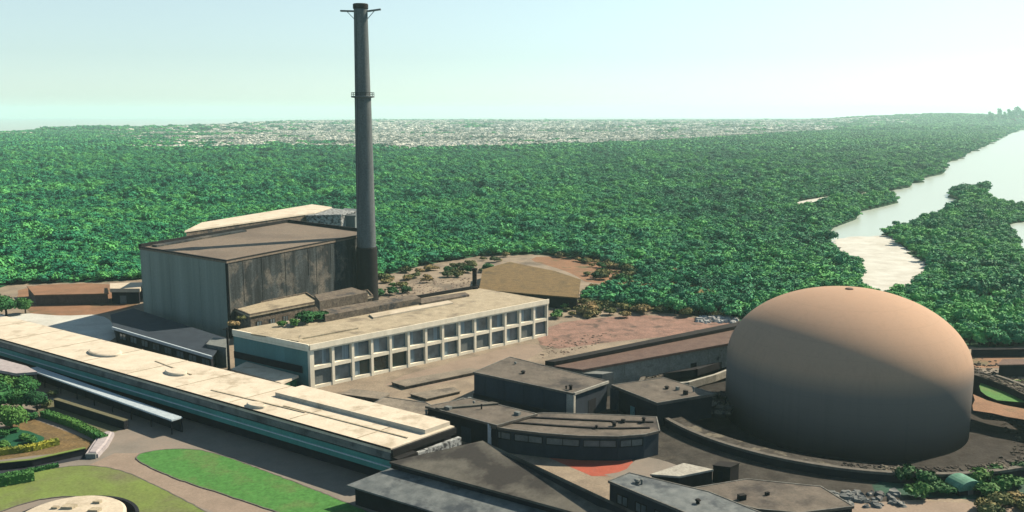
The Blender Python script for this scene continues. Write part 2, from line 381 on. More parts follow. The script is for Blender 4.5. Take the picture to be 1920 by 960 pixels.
# ------------------------------------------------------------------ the setting
DC = Vector((196 * math.sin(R(20.75)), 196 * math.cos(R(20.75)), 0)); DR = 24.0
far = [(-900, 285), (-300, 262), (0, 250), (150, 242), (300, 240), (430, 236), (550, 229), (700, 226), (1000, 224), (1400, 223), (1700, 222), (1990, 222)]
river_left = [(1990, 226), (1925, 238), (1880, 256), (1840, 275), (1790, 297), (1765, 322), (1705, 343), (1655, 362), (1672, 378), (1632, 396), (1562, 424),
              (1557, 445), (1590, 480), (1622, 502), (1618, 535)]
beach = [(1660, 546), (1712, 540)]
river_right = [(1745, 500), (1712, 476), (1664, 440), (1690, 424), (1742, 404), (1792, 381), (1783, 366), (1800, 357), (1845, 354), (1852, 372), (1880, 384), (1925, 389), (2100, 394), (3200, 420)]
coast = [G(*p) for p in far] + jag([G(*p) for p in river_left + beach + river_right], 0, 30)
rj = random.Random(3)
for p in coast[len(far):]:
    k = min(9, p.y * .010); p.x += rj.uniform(-k, k); p.y += rj.uniform(-k, k)
land = coast + [Vector((1600, -80, 0)), Vector((-2600, -80, 0)), Vector((-2600, 900, 0))]
hole = [Vector((DC.x + 38.5 * math.cos(t), DC.y + 38.5 * math.sin(t), 0)) for t in np.linspace(0, 2 * math.pi, 64, endpoint=False)]
v_, tri = cdt(land, hole); gm = MB(); gm.add([Vector((p.x, p.y, 0)) for p in v_], tri)
# shore skirt
o = len(gm.v); nl = len(land)
gm.v += [Vector((p.x, p.y, -2)) for p in land]
gm.v += [Vector((p.x, p.y, 0)) for p in land]
gm.f += [(o + nl + i, o + i, o + (i + 1) % nl, o + nl + (i + 1) % nl) for i in range(nl)]
struct('ground', gm, M['forest_floor'])
sea = MB(); X0, X1, Y0, Y1 = -9000, 9000, 285, 12000
sea.add([(X0, Y0, -.8), (X1, Y0, -.8), (X1, Y1, -.8), (X0, Y1, -.8)], [(0, 1, 2, 3)])
struct('water', sea, M['water'])
lagoon = smooth_loop(PX(0, (1868, 428), (1925, 413), (2150, 404), (2150, 520), (1925, 500), (1908, 470), (1912, 448)))
sheet('lagoon', lagoon, .05, M['water'])
sheet('beach', jag(PX(0, (1557, 447), (1664, 441), (1712, 476), (1748, 500), (1714, 545), (1660, 552), (1612, 540), (1618, 502), (1588, 480)), 2.6, 4), .03, M['sand'])
bars = [PX(0, (1485, 384), (1500, 377), (1560, 367), (1568, 372), (1530, 386), (1500, 391)),
        PX(0, (1822, 562), (1845, 555), (1875, 557), (1870, 567), (1840, 570)),
        PX(0, (1590, 366), (1640, 358), (1655, 362), (1620, 372))]
for b_ in bars: sheet('sandbank', jag(smooth_loop(b_, 1), .8, 8), .04, M['sand'])
# mudflats far away
sheet('mudflat', jag([G(*p) for p in [(40, 262), (130, 280), (300, 286), (520, 278), (760, 282), (1000, 275), (1250, 266), (1450, 252), (1650, 241), (1780, 230), (1840, 226), (1700, 223.2), (1400, 224), (1000, 225), (700, 227), (560, 231), (440, 238), (300, 243), (150, 247)]], 25, 150), .06, M['mud'])

# the plant's ground
cleared_px = [(-500, 640), (-60, 560), (20, 533), (205, 528), (300, 522), (700, 530), (722, 516), (800, 496), (900, 480), (1000, 477), (1120, 488), (1197, 515), (1185, 532),
              (1098, 548), (1092, 562), (1200, 582), (1300, 592), (1390, 602), (1500, 606), (1700, 628), (1832, 652), (2300, 640), (2900, 1300), (-1500, 1300)]
cleared = [G(*p) for p in cleared_px]
v_, tri = cdt([p for i, p in enumerate(jag(cleared, 0, 7))], hole); ym = MB(); ym.add([Vector((p.x, p.y, .02)) for p in v_], tri)
struct('yard', ym, M['yard'])
def gs(name, z, mt, *pp, sm=0, amp=0, step=5):
    P = PX(0, *pp)
    if sm: P = smooth_loop(P, sm)
    if amp: P = jag(P, amp, step)
    return sheet(name, P, z, mt)
gs('sandy_ground', .03, M['sand'], (-120, 592), (60, 588), (150, 586), (212, 596), (225, 640), (120, 650), (-120, 650), sm=1, amp=.5)
gs('bare_earth', .034, M['terracotta'], (28, 536), (205, 530), (262, 545), (262, 572), (205, 590), (70, 592), (40, 575), sm=1, amp=.6)
gs('bare_earth', .03, M['terracotta'], (985, 482), (1060, 481), (1140, 490), (1195, 516), (1170, 530), (1105, 532), (1080, 515), (1030, 500), sm=1, amp=.8)
gs('pink_earth', .03, M['pink_earth'], (1010, 610), (1180, 590), (1305, 596), (1390, 602), (1330, 625), (1150, 640), (1010, 660), sm=1, amp=.5)
gs('red_court', .03, M['red_court'], (985, 840), (1182, 851), (1186, 866), (1225, 872), (1170, 893), (1110, 893))
gs('grey_path', .034, M['asphalt'], (1186, 866), (1205, 856), (1240, 862), (1290, 880), (1230, 905), (1120, 892), (1172, 884), sm=1)
P_ = jag(smooth_loop(PX(0, (860, 742), (1150, 728), (1260, 700), (1380, 662), (1400, 640), (1830, 700), (2000, 780), (2050, 890), (1900, 925), (1560, 945), (1330, 940), (1180, 900), (930, 830)), 1), .6, 5)
v_, tri = cdt(P_, hole); dm = MB(); dm.add([Vector((p.x, p.y, .026)) for p in v_], tri); struct('dark_ground', dm, M['dark_ground'])
gs('grass_verge', .03, M['verge'], (1640, 905), (1760, 885), (1950, 860), (1990, 935), (1850, 938), (1700, 932), (1640, 928), sm=1, amp=.5)
gs('tan_ground', .034, M['path'], (1500, 965), (1560, 948), (1700, 938), (1850, 945), (1980, 960), (1900, 1010), (1500, 1010))
# roads and lawns, front left
gs('road', .03, M['asphalt'], (-200, 1010), (-200, 760), (60, 735), (230, 760), (420, 780), (760, 905), (900, 1010), (900, 1080), (-200, 1080))
gs('path', .034, M['path'], (150, 880), (215, 850), (275, 850), (330, 895), (470, 945), (560, 985), (540, 1010), (470, 985), (330, 935), (250, 895), (190, 880))
def lawn(name, mt, *pp):
    P = jag(smooth_loop(PX(0, *pp), 3), .10, .9)
    k = MB(); ins = outset(P, -.22); n = len(P)
    for i in range(n):
        j = (i + 1) % n; q = (P[i], P[j], ins[j], ins[i])
        k.prism([Vector((p.x, p.y, .034)) for p in q], [Vector((p.x, p.y, .15)) for p in q])
    kb = struct('kerb', k, M['kerb'])
    sheet(name, ins, .13, mt)
lawn('lawn', M['lawn'], (243, 858), (285, 845), (350, 841), (405, 849), (520, 892), (640, 938), (760, 990), (700, 1010), (600, 990), (470, 945), (370, 913), (300, 888))
lawn('lawn', M['lawn_dry'], (-60, 920), (20, 897), (110, 876), (180, 872), (245, 887), (300, 915), (380, 955), (430, 990), (330, 1000), (240, 990), (250, 950), (220, 938), (120, 930), (40, 945), (-60, 985))
gs('field', .036, M['field'], (60, 775), (100, 752), (240, 797), (200, 820), (190, 828), (100, 792))
gs('field', .038, M['ochre'], (-40, 815), (60, 785), (185, 832), (160, 845), (60, 855), (-40, 868))
gs('asphalt_lane', .042, M['lane_dark'], (-60, 878), (40, 866), (166, 843), (172, 858), (100, 872), (-60, 908))  # lane strip in dark blue-grey
gs('planting_bed', .044, M['forest_floor'], (-40, 805), (40, 803), (98, 826), (30, 844), (-40, 848), sm=1)
# strips at the right edge
gs('lawn_strip', .03, M['lawn'], (1835, 720), (1850, 712), (2100, 712), (2100, 760), (1880, 755), (1840, 738), sm=1)
gs('asphalt_lane', .034, M['asphalt'], (1822, 694), (2100, 690), (2100, 708), (1822, 711))
gs('bare_earth', .032, M['terracotta'], (1822, 668), (2100, 664), (2100, 688), (1822, 690))

# ------------------------------------------------------------------ dome and its pit
t = thing('reactor_dome', 'large smooth peach concrete dome with vertical wall standing inside a sunken ring terrace', 'dome', DC + Vector((0, 0, -3.5)))
prof = [(DR, -3.5), (DR, 9.0)]
CAPH = 15.2
p_ = 2.0
for i in range(1, 34):
    a = math.pi / 2 * i / 34
    prof.append((DR * math.cos(a) ** (2 / p_), 9.0 + CAPH * math.sin(a) ** (2 / p_)))
prof.append((.02, 9.0 + CAPH))
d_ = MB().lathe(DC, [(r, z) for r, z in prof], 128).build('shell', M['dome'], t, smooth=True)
v_ = MB().lathe(DC, [(.8, 23.9), (.8, 24.35), (.6, 24.45), (.02, 24.47)], 24); v_.build('crown_vent', M['rust'], t)
sheet('pit_floor', hole, -3.5, M['pit'])
t = thing('ring_terrace', 'dark circular retaining wall with pale rim around the dome pit', 'retaining wall', DC)
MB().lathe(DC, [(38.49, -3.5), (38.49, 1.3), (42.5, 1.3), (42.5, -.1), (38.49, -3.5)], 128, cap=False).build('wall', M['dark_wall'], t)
a0, a1 = R(165), R(345)
MB().lathe(DC, [(41.7, 1.303), (41.7, 1.75), (42.6, 1.75), (42.6, 1.303), (41.7, 1.303)], 96, R(-200), R(20), cap=False).build('rim', M['kerb'], t)
MB().lathe(DC, [(38.6, 1.305), (38.6, 1.42), (41.6, 1.42), (41.6, 1.305), (38.6, 1.305)], 128, cap=False).build('walkway', M['rubble'], t)

def rocks(name, pts, size, mt, label=None, cat=None, kind='stuff', flat=.6):
    b_ = MB()
    for p in pts:
        s_ = size * random.uniform(.4, 1.3); k = random.uniform(0, 6.28)
        vs = []
        for i in range(6):
            a = k + i * math.pi / 3; r = s_ * random.uniform(.6, 1.1)
            vs.append(p + Vector((r * math.cos(a), r * math.sin(a), -.05)))
        for i in range(6):
            q = vs[i] - p; vs.append(p + q * random.uniform(.45, .85) + Vector((0, 0, s_ * flat * random.uniform(.6, 1.2))))
        b_.add(vs, [tuple(range(6, 12)), tuple(range(6))[::-1]] + [(i, (i + 1) % 6, 6 + (i + 1) % 6, 6 + i) for i in range(6)])
    o_ = b_.build(name, mt)
    o_['kind'] = kind
    if label: tag(o_, label, cat)
    return o_
def in_px_poly(pp, n, z=0):
    P = PX(z, *pp); out = []
    xs = [p.x for p in P]; ys = [p.y for p in P]
    while len(out) < n:
        x = random.uniform(min(xs), max(xs)); y = random.uniform(min(ys), max(ys))
        if inside(P, x, y): out.append(Vector((x, y, z)))
    return out
def inside(P, x, y):
    c = False; j = len(P) - 1
    for i in range(len(P)):
        if (P[i].y > y) != (P[j].y > y) and x < (P[j].x - P[i].x) * (y - P[i].y) / (P[j].y - P[i].y) + P[i].x: c = not c
        j = i
    return c
rp = []
for i in range(900):
    a = random.uniform(R(-110), R(60)); r = random.uniform(38.8, 41.4)
    rp.append(Vector((DC.x + r * math.cos(a), DC.y + r * math.sin(a), 1.42)))
for i in range(260):
    a = random.uniform(R(110), R(190)); r = random.uniform(38.8, 41.4)
    rp.append(Vector((DC.x + r * math.cos(a), DC.y + r * math.sin(a), 1.42)))
for i in range(500):
    a = random.uniform(R(-120), R(50)); r = random.uniform(31, 38)
    rp.append(Vector((DC.x + r * math.cos(a), DC.y + r * math.sin(a), -3.5)))
rocks('rubble', rp, .42, M['rubble'], flat=.5)
rp = []
for i in range(1600):
    a = random.uniform(R(-60), R(70)); r = 43 + abs(random.gauss(0, 7))
    rp.append(Vector((DC.x + r * math.cos(a), DC.y + r * math.sin(a), .02)))
rocks('rubble', rp, .5, M['rubble'], flat=.5)

# ------------------------------------------------------------------ reactor hall
ZR = 21.0
A, B, C_, D = PX(ZR, (262, 464), (425, 490), (700, 437), (537, 414))
Cc = C_
D = A + (Cc - B) + (D - (A + (Cc - B))) * .5
t = thing('reactor_hall', 'tall windowless reactor hall with grey green left face and dark stained right face', 'building', centroid([A, B, Cc, D]))
foot = [A, B, Cc, D]
def facade_box(a, b_, th, z0, z1, mb):
    u, nn, L = edge(a, b_); mb.slab([a, b_, b_ - nn * th, a - nn * th], z0, z1)
cl = MB(); facade_box(A, B, .6, 0, ZR - .5, cl)
u, nn, L = edge(A, B)
for i in (1, 3, 6):
    p = A + u * (L * i / 8.6); cl.slab([p - u * .07, p + u * .07, p + u * .07 + nn * .05, p - u * .07 + nn * .05], .2, ZR - .9)
cl.build('cladding', M['concrete_teal'], t)
core = outset(foot, -.62)
MB().slab(core, 0, ZR - .5).build('wall', M['concrete_dark'], t)
st = MB(); facade_box(B, Cc, .6, 0, ZR - .5, st)
u, nn, L = edge(B, Cc)
for f_, ww, z0 in ((.09, .08, 9), (.2, .1, 4), (.35, .28, .2), (.5, .09, 12), (.56, .3, .2), (.66, .08, 11), (.74, .12, 6), (.83, .1, 9)):
    p = B + u * (L * f_); st.slab([p - u * ww, p + u * ww, p + u * ww + nn * .1, p - u * ww + nn * .1], z0, ZR - .9)
st.build('wall', M['concrete_dark'], t)['label'] = 'dark streaked concrete wall'
rf = MB().slab(outset(foot, .25), ZR - .5, ZR).build('roof', M['roof_brown'], t)
pr = MB(); o1 = outset(foot, .25); i1 = outset(foot, -.35)
for i in range(4):
    j = (i + 1) % 4; q = (o1[i], o1[j], i1[j], i1[i])
    pr.prism([Vector((p.x, p.y, ZR + .003)) for p in q], [Vector((p.x, p.y, ZR + (.35 if i < 2 else 1.0))) for p in q])
pr.build('parapet', M['edge_dark'], rf)
u, nn, L = edge(B, Cc)
tr = MB(); tr.slab([B + Vector((-.35, -.35, 0)), B + Vector((.35, -.35, 0)), B + Vector((.35, .35, 0)), B + Vector((-.35, .35, 0))], 0, ZR - .55)
tr.build('corner_trim', M['edge_dark'], t)
k_ = MB(); q = [A + (B - A) * .04 + (D - A) * .05, A + (B - A) * .10 + (D - A) * .05, A + (B - A) * .10 + (D - A) * .62, A + (B - A) * .04 + (D - A) * .62]
k_.slab(q, ZR + .02, ZR + .5); k_.build('roof_upstand', M['concrete_dark'], rf)
# rear hall, its pale roof seen above the brown one
ZB = 22.3
q = PX(ZB, (345, 430), (372, 417), (580, 385), (625, 391), (668, 398), (668, 426), (560, 432))
q = PX(ZB, (346, 431), (556, 398), (668, 396), (590, 383), (372, 419))
q = PX(ZB, (346, 432), (565, 399), (600, 386), (580, 384), (375, 418))
t2, r2 = flat_building('rear_hall', 'pale roofed rear hall rising behind the brown roof of the reactor hall', 'building', PX(ZB, (346, 433), (590, 398), (622, 388), (585, 383), (378, 417)), ZB, M['tan_wall'], M['white_roof'], rt=.5)
q = PX(ZB - .6, (572, 404), (640, 402), (668, 396), (610, 388))
t3, r3 = flat_building('filter_house', 'small white stained block between the rear hall and the tall stack', 'building', q, ZB - .6, M['white_stained'], M['white_stained'], rt=.5)
q = PX(ZB - 1.4, (640, 404), (667, 404), (672, 392), (645, 390))
flat_building('duct_house', 'dark grey boxy block touching the foot of the tall stack', 'building', q, ZB - 1.4, M['stack'], M['stack'], rt=.5)

# ------------------------------------------------------------------ stack
sb = G(690, 566, 0)
qd = sb.y * CP + H * SP
ztop = 20.
for _ in range(60):
    if to_px(sb.x, sb.y, ztop)[1] > 7: ztop += 2
ztop -= 1
sc = qd / F
t = thing('chimney_stack', 'very tall grey concrete chimney stack rising behind the reactor hall', 'chimney', sb)
prof = []
for z, wpx in ((0, 36), (22, 34.5), (45, 32), (ztop * .70, 29.5), (ztop * .705, 28), (ztop - 3, 24.5), (ztop, 24.5)):
    prof.append((wpx / 2 * sc, z))
prof += [(25 / 2 * sc - .45, ztop), (25 / 2 * sc - .45, ztop - 3)]
MB().lathe(sb, prof, 40, cap=False).build('shaft', M['stack'], t, smooth=False)
zg = ztop * .70
MB().lathe(sb, [(19.9 * sc, 0), (19.2 * sc, 17.6), (18.5 * sc, 18)], 40, cap=False).build('dark_sleeve', M['edge_dark'], t)  # lower shaft wrapped in a darker sleeve
gal = MB().lathe(sb, [(14.6 * sc, zg - .5), (21 * sc, zg - .3), (21 * sc, zg + .1), (14.6 * sc, zg + .1), (14.6 * sc, zg - .5)], 40, cap=False)
gal.build('gallery', M['stack'], t)
rl = MB()
for k in range(2):
    zz = zg + .6 + .5 * k; rl.lathe(sb, [(20.4 * sc, zz), (20.7 * sc, zz), (20.7 * sc, zz + .12), (20.4 * sc, zz + .12), (20.4 * sc, zz)], 40, cap=False)
for k in range(16):
    a = k * math.pi / 8; x = sb + Vector((20.5 * sc * math.cos(a), 20.5 * sc * math.sin(a), 0)); rl.bar(x + Vector((0, 0, zg + .1)), x + Vector((0, 0, zg + 1.2)), .1, .1)
rl.build('railing', M['edge_dark'], t)
MB().lathe(sb, [(12.6 * sc, ztop - 1.6), (13.6 * sc, ztop - 1.4), (13.6 * sc, ztop - .2), (12.6 * sc, ztop)], 40, cap=False).build('cap_ring', M['edge_dark'], t)
for sx in (-1, 1):
    a = sb + Vector((sx * 12.4 * sc, 0, ztop - 2.2)); b_ = sb + Vector((sx * 36 * sc, 0, ztop - 1.9 + (.25 if sx > 0 else -.2)))
    x = MB().bar(a, b_, 1.2, .45); x.bar(a + Vector((0, 0, -2.2)), a.lerp(b_, .55), .18, .18)
    x.build('bracket_arm', M['metal_roof'], t)
ld = MB(); fy = lambda z: -(20 - (z / ztop) * 8) * sc
for k in range(26):
    z = 3 + k * (ztop - 8) / 26
ax = -2.2
for s_ in (-.25, .25):
    ld.bar(sb + Vector((ax + s_, fy(0) - .1, 2)), sb + Vector((ax * .6 + s_, fy(ztop) - .1, ztop - 3)), .08, .08)
ld.build('ladder', M['edge_dark'], t)

# ------------------------------------------------------------------ office block
ZO = 10.0
N_, R_, K_, L_ = PX(ZO, (580, 648), (1028, 562), (896, 540), (437, 619))
t = thing('office_block', 'long two storey cream office block with a grid of windows and flat tan roof', 'building', centroid([N_, R_, K_, L_]))
u, nn, L = edge(N_, R_); dz = .9
MB().slab([N_ - nn * dz, R_ - nn * dz, K_, L_], 0, ZO - .5).build('wall', M['teal_wall'], t)
rf = MB().slab([N_ + nn * .1, R_ + nn * .1, K_, L_], ZO - .5, ZO).build('roof', M['tan_roof'], t)
# front frame
fb = MB(); NB = 14; m0 = .7; pit = (L - m0) / NB
zb = [(8.6, ZO - .505), (4.25, 5.05)]
pw = .66
for i in range(NB + 1):
    p = N_ + u * (m0 + pit * i - (m0 if i == 0 else 0)); hw = pw / 2 if 0 < i < NB else pw * .6
    p0 = p - u * (hw if i else 0); p1 = p + u * (hw if i < NB else 0)
    if i == 0: p0, p1 = N_, N_ + u * (m0 + .35)
    fb.slab([p0, p1, p1 - nn * (dz - .01), p0 - nn * (dz - .01)], 0, 8.6)
    if i < NB:
        a = p1; p2 = N_ + u * (m0 + pit * (i + 1)) - u * (pw / 2 if i < NB - 1 else pw * .6)
        fb.slab([a + nn * -.05, p2 + nn * -.05, p2 - nn * (dz - .01), a - nn * (dz - .01)], 4.25, 5.05)
        fb.slab([a + nn * -.1, p2 + nn * -.1, p2 - nn * (dz - .01), a - nn * (dz - .01)], 0, .7)
fb.slab([N_ + nn * .06, R_ + nn * .06, R_ - nn * (dz - .01), N_ - nn * (dz - .01)], 8.603, ZO - .505)
fb.build('facade_frame', M['cream'], t)
fs = MB().slab([N_ + nn * .35, R_ + nn * .35, R_ + nn * .13, N_ + nn * .13], 9.0, ZO + .25); fs.build('fascia', M['cream'], t)
rw = random.Random(5)
for i in range(NB):
    a = N_ + u * (m0 + pit * i + (pw / 2 if i else .35)); wdt = pit - (pw if i else .35 + pw / 2) - (.1 if i == NB - 1 else 0)
    a = a - nn * (dz - .05)
    for row in range(2):
        z0, hh = ((5.1, 3.45) if row else (.75, 3.45))
        if row == 0 and i in (0,):
            q = MB(); q.slab([a, a + u * wdt, a + u * wdt + nn * .3, a + nn * .3], z0, z0 + hh); q.build('infill_panel', M['panel_grey'], t); continue
        if row == 0 and i in (8, 9, 12):
            q = MB(); q.slab([a, a + u * wdt, a + u * wdt + nn * .35, a + nn * .35], z0, z0 + hh); q.build('infill_panel', M['panel_grey'], t); continue
        gmat = M['glass_green'] if (row == 0 and 2 <= i <= 4) else M['glass']
        cur = None
        if row == 1 and rw.random() < .9: k = rw.choice((.08, .15, .55)); cur = (k, k + rw.uniform(.15, .35))
        if row == 0 and rw.random() < .3: cur = (.1, .4)
        window(t, a, u, nn, wdt, z0, hh, M['cream'] if row else M['panel_grey'], gmat, .1, .12, cur, False)
# left end wall: cornice strips and a plinth band
eu, en, eL = edge(L_, N_)
cb = MB()
for z0, z1, pr_ in ((9.2, ZO + .25, .32), (8.65, 9.1, .2)):
    cb.slab([L_ + en * .003, N_ + en * .003 - eu * .0, N_ + en * pr_, L_ + en * pr_], z0, z1)
cb.build('cornice', M['cream'], t)
pb = MB().slab([L_ + en * .003, N_ + en * .003 - eu * 2.5, N_ + en * .12 - eu * 2.5, L_ + en * .12], 3.4, 5.0); pb.build('wall_band', M['dark_wall'], t)
# low walls and slabs on the roof
def roof_wall(name, z, h, mt, parent, *pp):
    b_ = MB().slab(PX(z, *pp), z + .003, z + h); return b_.build(name, mt, parent)
roof_wall('roof_kerb', ZO, 1.6, M['tan_wall'], rf, (610, 604), (790, 570), (775, 563), (605, 592))
roof_wall('roof_kerb', ZO, 2.6, M['tan_wall'], rf, (600, 584), (690, 566), (660, 556), (590, 571))
roof_wall('roof_kerb', ZO, .35, M['tan_roof'], rf, (560, 638), (672, 617), (668, 612), (566, 628))
roof_wall('roof_kerb', ZO, .4, M['cream_roof'], rf, (700, 598), (850, 570), (840, 566), (692, 592))
roof_wall('roof_kerb', ZO, .3, M['tan_roof'], rf, (470, 628), (560, 642), (568, 638), (480, 622))
roof_wall('roof_kerb', ZO, .5, M['tan_wall'], rf, (790, 572), (880, 556), (872, 551), (782, 564))
# back parapet
u3, n3, L3 = edge(K_, L_)
b_ = MB(); b_.slab([K_, K_.lerp(L_, .32), K_.lerp(L_, .32) - n3 * .5, K_ - n3 * .5], ZO + .003, ZO + .9); b_.build('parapet', M['edge_dark'], rf)
# flue at the back corner
fl = G(890, 541, ZO); t = thing('flue_pipe', 'short black flue pipe standing at the back corner of the tan office roof', 'flue', fl)
MB().lathe(fl, [(.65, 0.01), (.65, 5.4), (.85, 5.4), (.85, 5.9), (.5, 5.9), (.5, 5.2)], 20).build('pipe', M['edge_dark'], t)
MB().lathe(fl, [(1.1, 0.01), (1.1, .5), (.66, .7)], 20).build('base_collar', M['edge_dark'], t)

# brick buildings between hall and office
q = PX(6.5, (432, 585), (470, 612), (640, 575), (560, 548))
t, r_ = flat_building('store_building', 'tan stained masonry store squeezed between the reactor hall and office block', 'building', PX(7.5, (434, 578), (468, 592), (600, 566), (575, 550)), 7.5, M['tan_wall'], M['tan_roof'], parapet=.4, trim=M['tan_wall'])
q = PX(7.5, (468, 592), (600, 566)); nn_ = edge(q[0], q[1])[1]; window_row(t, q[0] - nn_ * .34, q[1] - nn_ * .34, 5, 3.6, 1.9, .4, M['tan_wall'], M['glass'])
t, r_ = flat_building('store_building', 'low broken masonry store below the dark wall of the reactor hall, nearest the stack', 'building', PX(6, (600, 575), (700, 556), (690, 545), (610, 558)), 6, M['tan_wall'], M['tan_roof'], parapet=.4, trim=M['tan_wall'])
# ------------------------------------------------------------------ annexes left of the office
t, r_ = flat_building('low_annex', 'low dark flat roofed annex at the foot of the reactor hall grey face', 'building', PX(4.2, (207, 590), (250, 578), (424, 634), (398, 668), (212, 613)), 4.2, M['dark_wall'], M['navy_wall'], ov=.6, rt=.3)
q = PX(4.2, (212, 613), (398, 668)); u, nn, L = edge(q[0], q[1])
MB().slab([q[0] + nn * .02, q[1] + nn * .02, q[1] + nn * .4, q[0] + nn * .4], 3.6, 4.3).build('fascia', M['canopy'], t)
window_row(t, q[0] - nn * .58, q[1] - nn * .58, 8, 1.2, 1.6, .6, M['edge_dark'], M['glass'])
t, r_ = flat_building('pump_box', 'small grey box shed at the right end of the low dark annex', 'shed', PX(5, (386, 645), (424, 652), (430, 636), (398, 632)), 5, M['panel_grey'], M['panel_grey'], ov=.1, rt=.2)
q = PX(5, (386, 645), (424, 652)); door(t, q[0], q[1], .3, 1.2, 2.2, M['dark_wall'])
t, r_ = flat_building('porch_annex', 'white roofed green walled porch annex below the teal end of the office', 'building', PX(3.2, (433, 692), (527, 718), (560, 704), (462, 678)), 3.2, M['green_wall'], M['white_roof'], ov=.3, rt=.5)
q = PX(3.2, (433, 692), (527, 718)); window_row(t, q[0].lerp(q[1], .02) + edge(q[0], q[1])[1] * -.3, q[1] + edge(q[0], q[1])[1] * -.3, 4, .7, 1.5, .6, M['edge_dark'], M['glass_green'])
p = G(431, 722, 0)
t = thing('steel_mast', 'tall black steel mast in front of the gap between hall and office', 'mast', p)
MB().lathe(p, [(.34, 0), (.24, 13.2)], 12).build('pole', M['edge_dark'], t)
MB().lathe(p, [(.7, 0), (.7, .5), (.4, .7)], 12).build('base', M['edge_dark'], t)
x = MB().bar(p + Vector((-.9, 0, 12.8)), p + Vector((.9, 0, 12.8)), .2, .2); x.build('cross_arm', M['edge_dark'], t)

# small buildings at far left
t, r_ = flat_building('flat_store', 'small cream roofed store left of the reactor hall beside bare red earth', 'building', PX(5, (206, 541), (262, 541), (270, 529), (206, 531)), 5, M['dark_wall'], M['cream_roof'], ov=.4, rt=1.2)
q = PX(5, (206, 541), (262, 541)); door(t, q[0] + Vector((0, .4, 0)), q[1] + Vector((0, .4, 0)), .3, 2.0, 2.6, M['panel_grey'])
t, r_ = flat_building('earth_shed', 'long low shed with reddish brown roof on the bare earth at far left', 'building', PX(3.5, (64, 553), (204, 550), (200, 533), (50, 536)), 3.5, M['rust'], M['terracotta'], ov=.3, rt=.3)
# ochre shed behind office
Q = PX(4, (898, 543), (1084, 558), (1089, 524), (1040, 508), (955, 491), (905, 505))
t = thing('ochre_shed', 'wide shed with sloping ochre roof behind the right end of the office', 'building', centroid(Q))
lo_ = [Vector((p.x, p.y, 0)) for p in outset(Q, -.4)]
MB().prism(lo_, [Vector((a.x, a.y, b.z - .35)) for a, b in zip(outset(Q, -.4), Q)]).build('wall', M['edge_dark'], t)
MB().prism([p - Vector((0, 0, .35)) for p in Q], Q).build('roof', M['ochre'], t)

# ------------------------------------------------------------------ long green building
ZL = 6.5
FL, FR, BR = PX(ZL, (-160, 590), (733, 841), (852, 799))
FL = FR + (G(0, 635, ZL) - FR) * 1.25
BL = BR + (G(0, 590, ZL) - BR) * 1.2
u, nn, L = edge(FL, FR)
t = thing('long_hall', 'very long low hall with cream flat roof and teal striped side wall', 'building', centroid([FL, FR, BR, BL]))
core = [FL - nn * 1.2, FR - nn * 1.2 - u * .8, BR - u * .8, BL]
MB().slab(core, 0, 5.6).build('wall', M['dark_wall'], t)
rf = MB().slab([FL, FR, BR, BL], 5.7, ZL).build('roof', M['white_roof'], t)
MB().slab([FL + nn * .003, FR + nn * .003, FR + nn * .12, FL + nn * .12], 6.25, ZL + .05).build('gutter', M['edge_dark'], t)
MB().slab([FL - nn * 1.1, FR - nn * 1.1, FR + nn * .16, FL + nn * .16], 4.553, 5.69).build('clerestory', M['metal_roof'], t)['label'] = 'pale stripe under the roof edge'
MB().slab([FL - nn * 1.1, FR - nn * 1.1, FR + nn * .1, FL + nn * .1], 2.3, 4.3).build('side_panel', M['teal_deep'], t)
MB().slab([FL - nn * 1.1, FR - nn * 1.1, FR - nn * .1, FL - nn * .1], 4.303, 4.55).build('louvre_strip', M['edge_dark'], t)
MB().slab([FL + nn * .105, FR + nn * .105, FR + nn * .3, FL + nn * .3], 3.25, 3.42).build('ledge', M['canopy'], t)
# right end: dark soffit and a white beam
e_u, e_n, e_L = edge(FR, BR)
MB().slab([FR + e_n * .02, BR + e_n * .02, BR + e_n * .5, FR + e_n * .5], 5.2, 6.3).build('end_fascia', M['edge_dark'], t)
MB().slab([FR.lerp(BR, .3) + e_n * .9, BR + e_n * .9, BR + e_n * 1.7, FR.lerp(BR, .3) + e_n * 1.7], 3.6, 4.9).build('end_beam', M['white_stained'], t)
MB().slab([FR + e_n * .02, FR.lerp(BR, .3) + e_n * .02, FR.lerp(BR, .3) + e_n * 1.7, FR + e_n * 1.7], 3.2, 5.1).build('end_block', M['edge_dark'], t)
# raised roof section, seams and pads
def along(s_, c_): return FR + (FL - FR) * s_ + (BR - FR) * c_
q = [along(.005, .58), along(.005, .985), along(.24, .985), along(.24, .55)]
MB().slab(q, ZL + .003, ZL + .75).build('raised_deck', M['white_roof'], rf)
for s0, c0, s1, c1 in ((.01, .36, .2, .33), (.16, .3, .32, .22), (.40, .52, .50, .66)):
    a, b_ = along(s0, c0), along(s1, c1); MB().bar(a + Vector((0, 0, .09)), b_ + Vector((0, 0, .06)), .3, .12).build('roof_seam', M['tan_roof'], rf)
for k in range(9):
    a, b_ = along(.05 + .105 * k, .03), along(.05 + .105 * k, .53 if k < 2 else .97)
    MB().bar(a + Vector((0, 0, .03)), b_ + Vector((0, 0, .03)), .16, .055).build('roof_joint', M['tan_roof'], rf)
for px, py, rx in ((197, 662, 5.0), (480, 762, 2.2), (330, 700, 3.0)):
    c = G(px, py, ZL); k = MB()
    k.lathe((0, 0, 0), [(rx, .003), (rx, .4), (rx * .9, .55), (.05, .62)], 36)
    for v2 in k.v:
        x_, y_ = v2.x, v2.y * .55; v2.x = c.x + u.x * x_ - u.y * y_; v2.y = c.y + u.y * x_ + u.x * y_; v2.z += ZL
    k.build('roof_pad', M['white_roof'], rf)
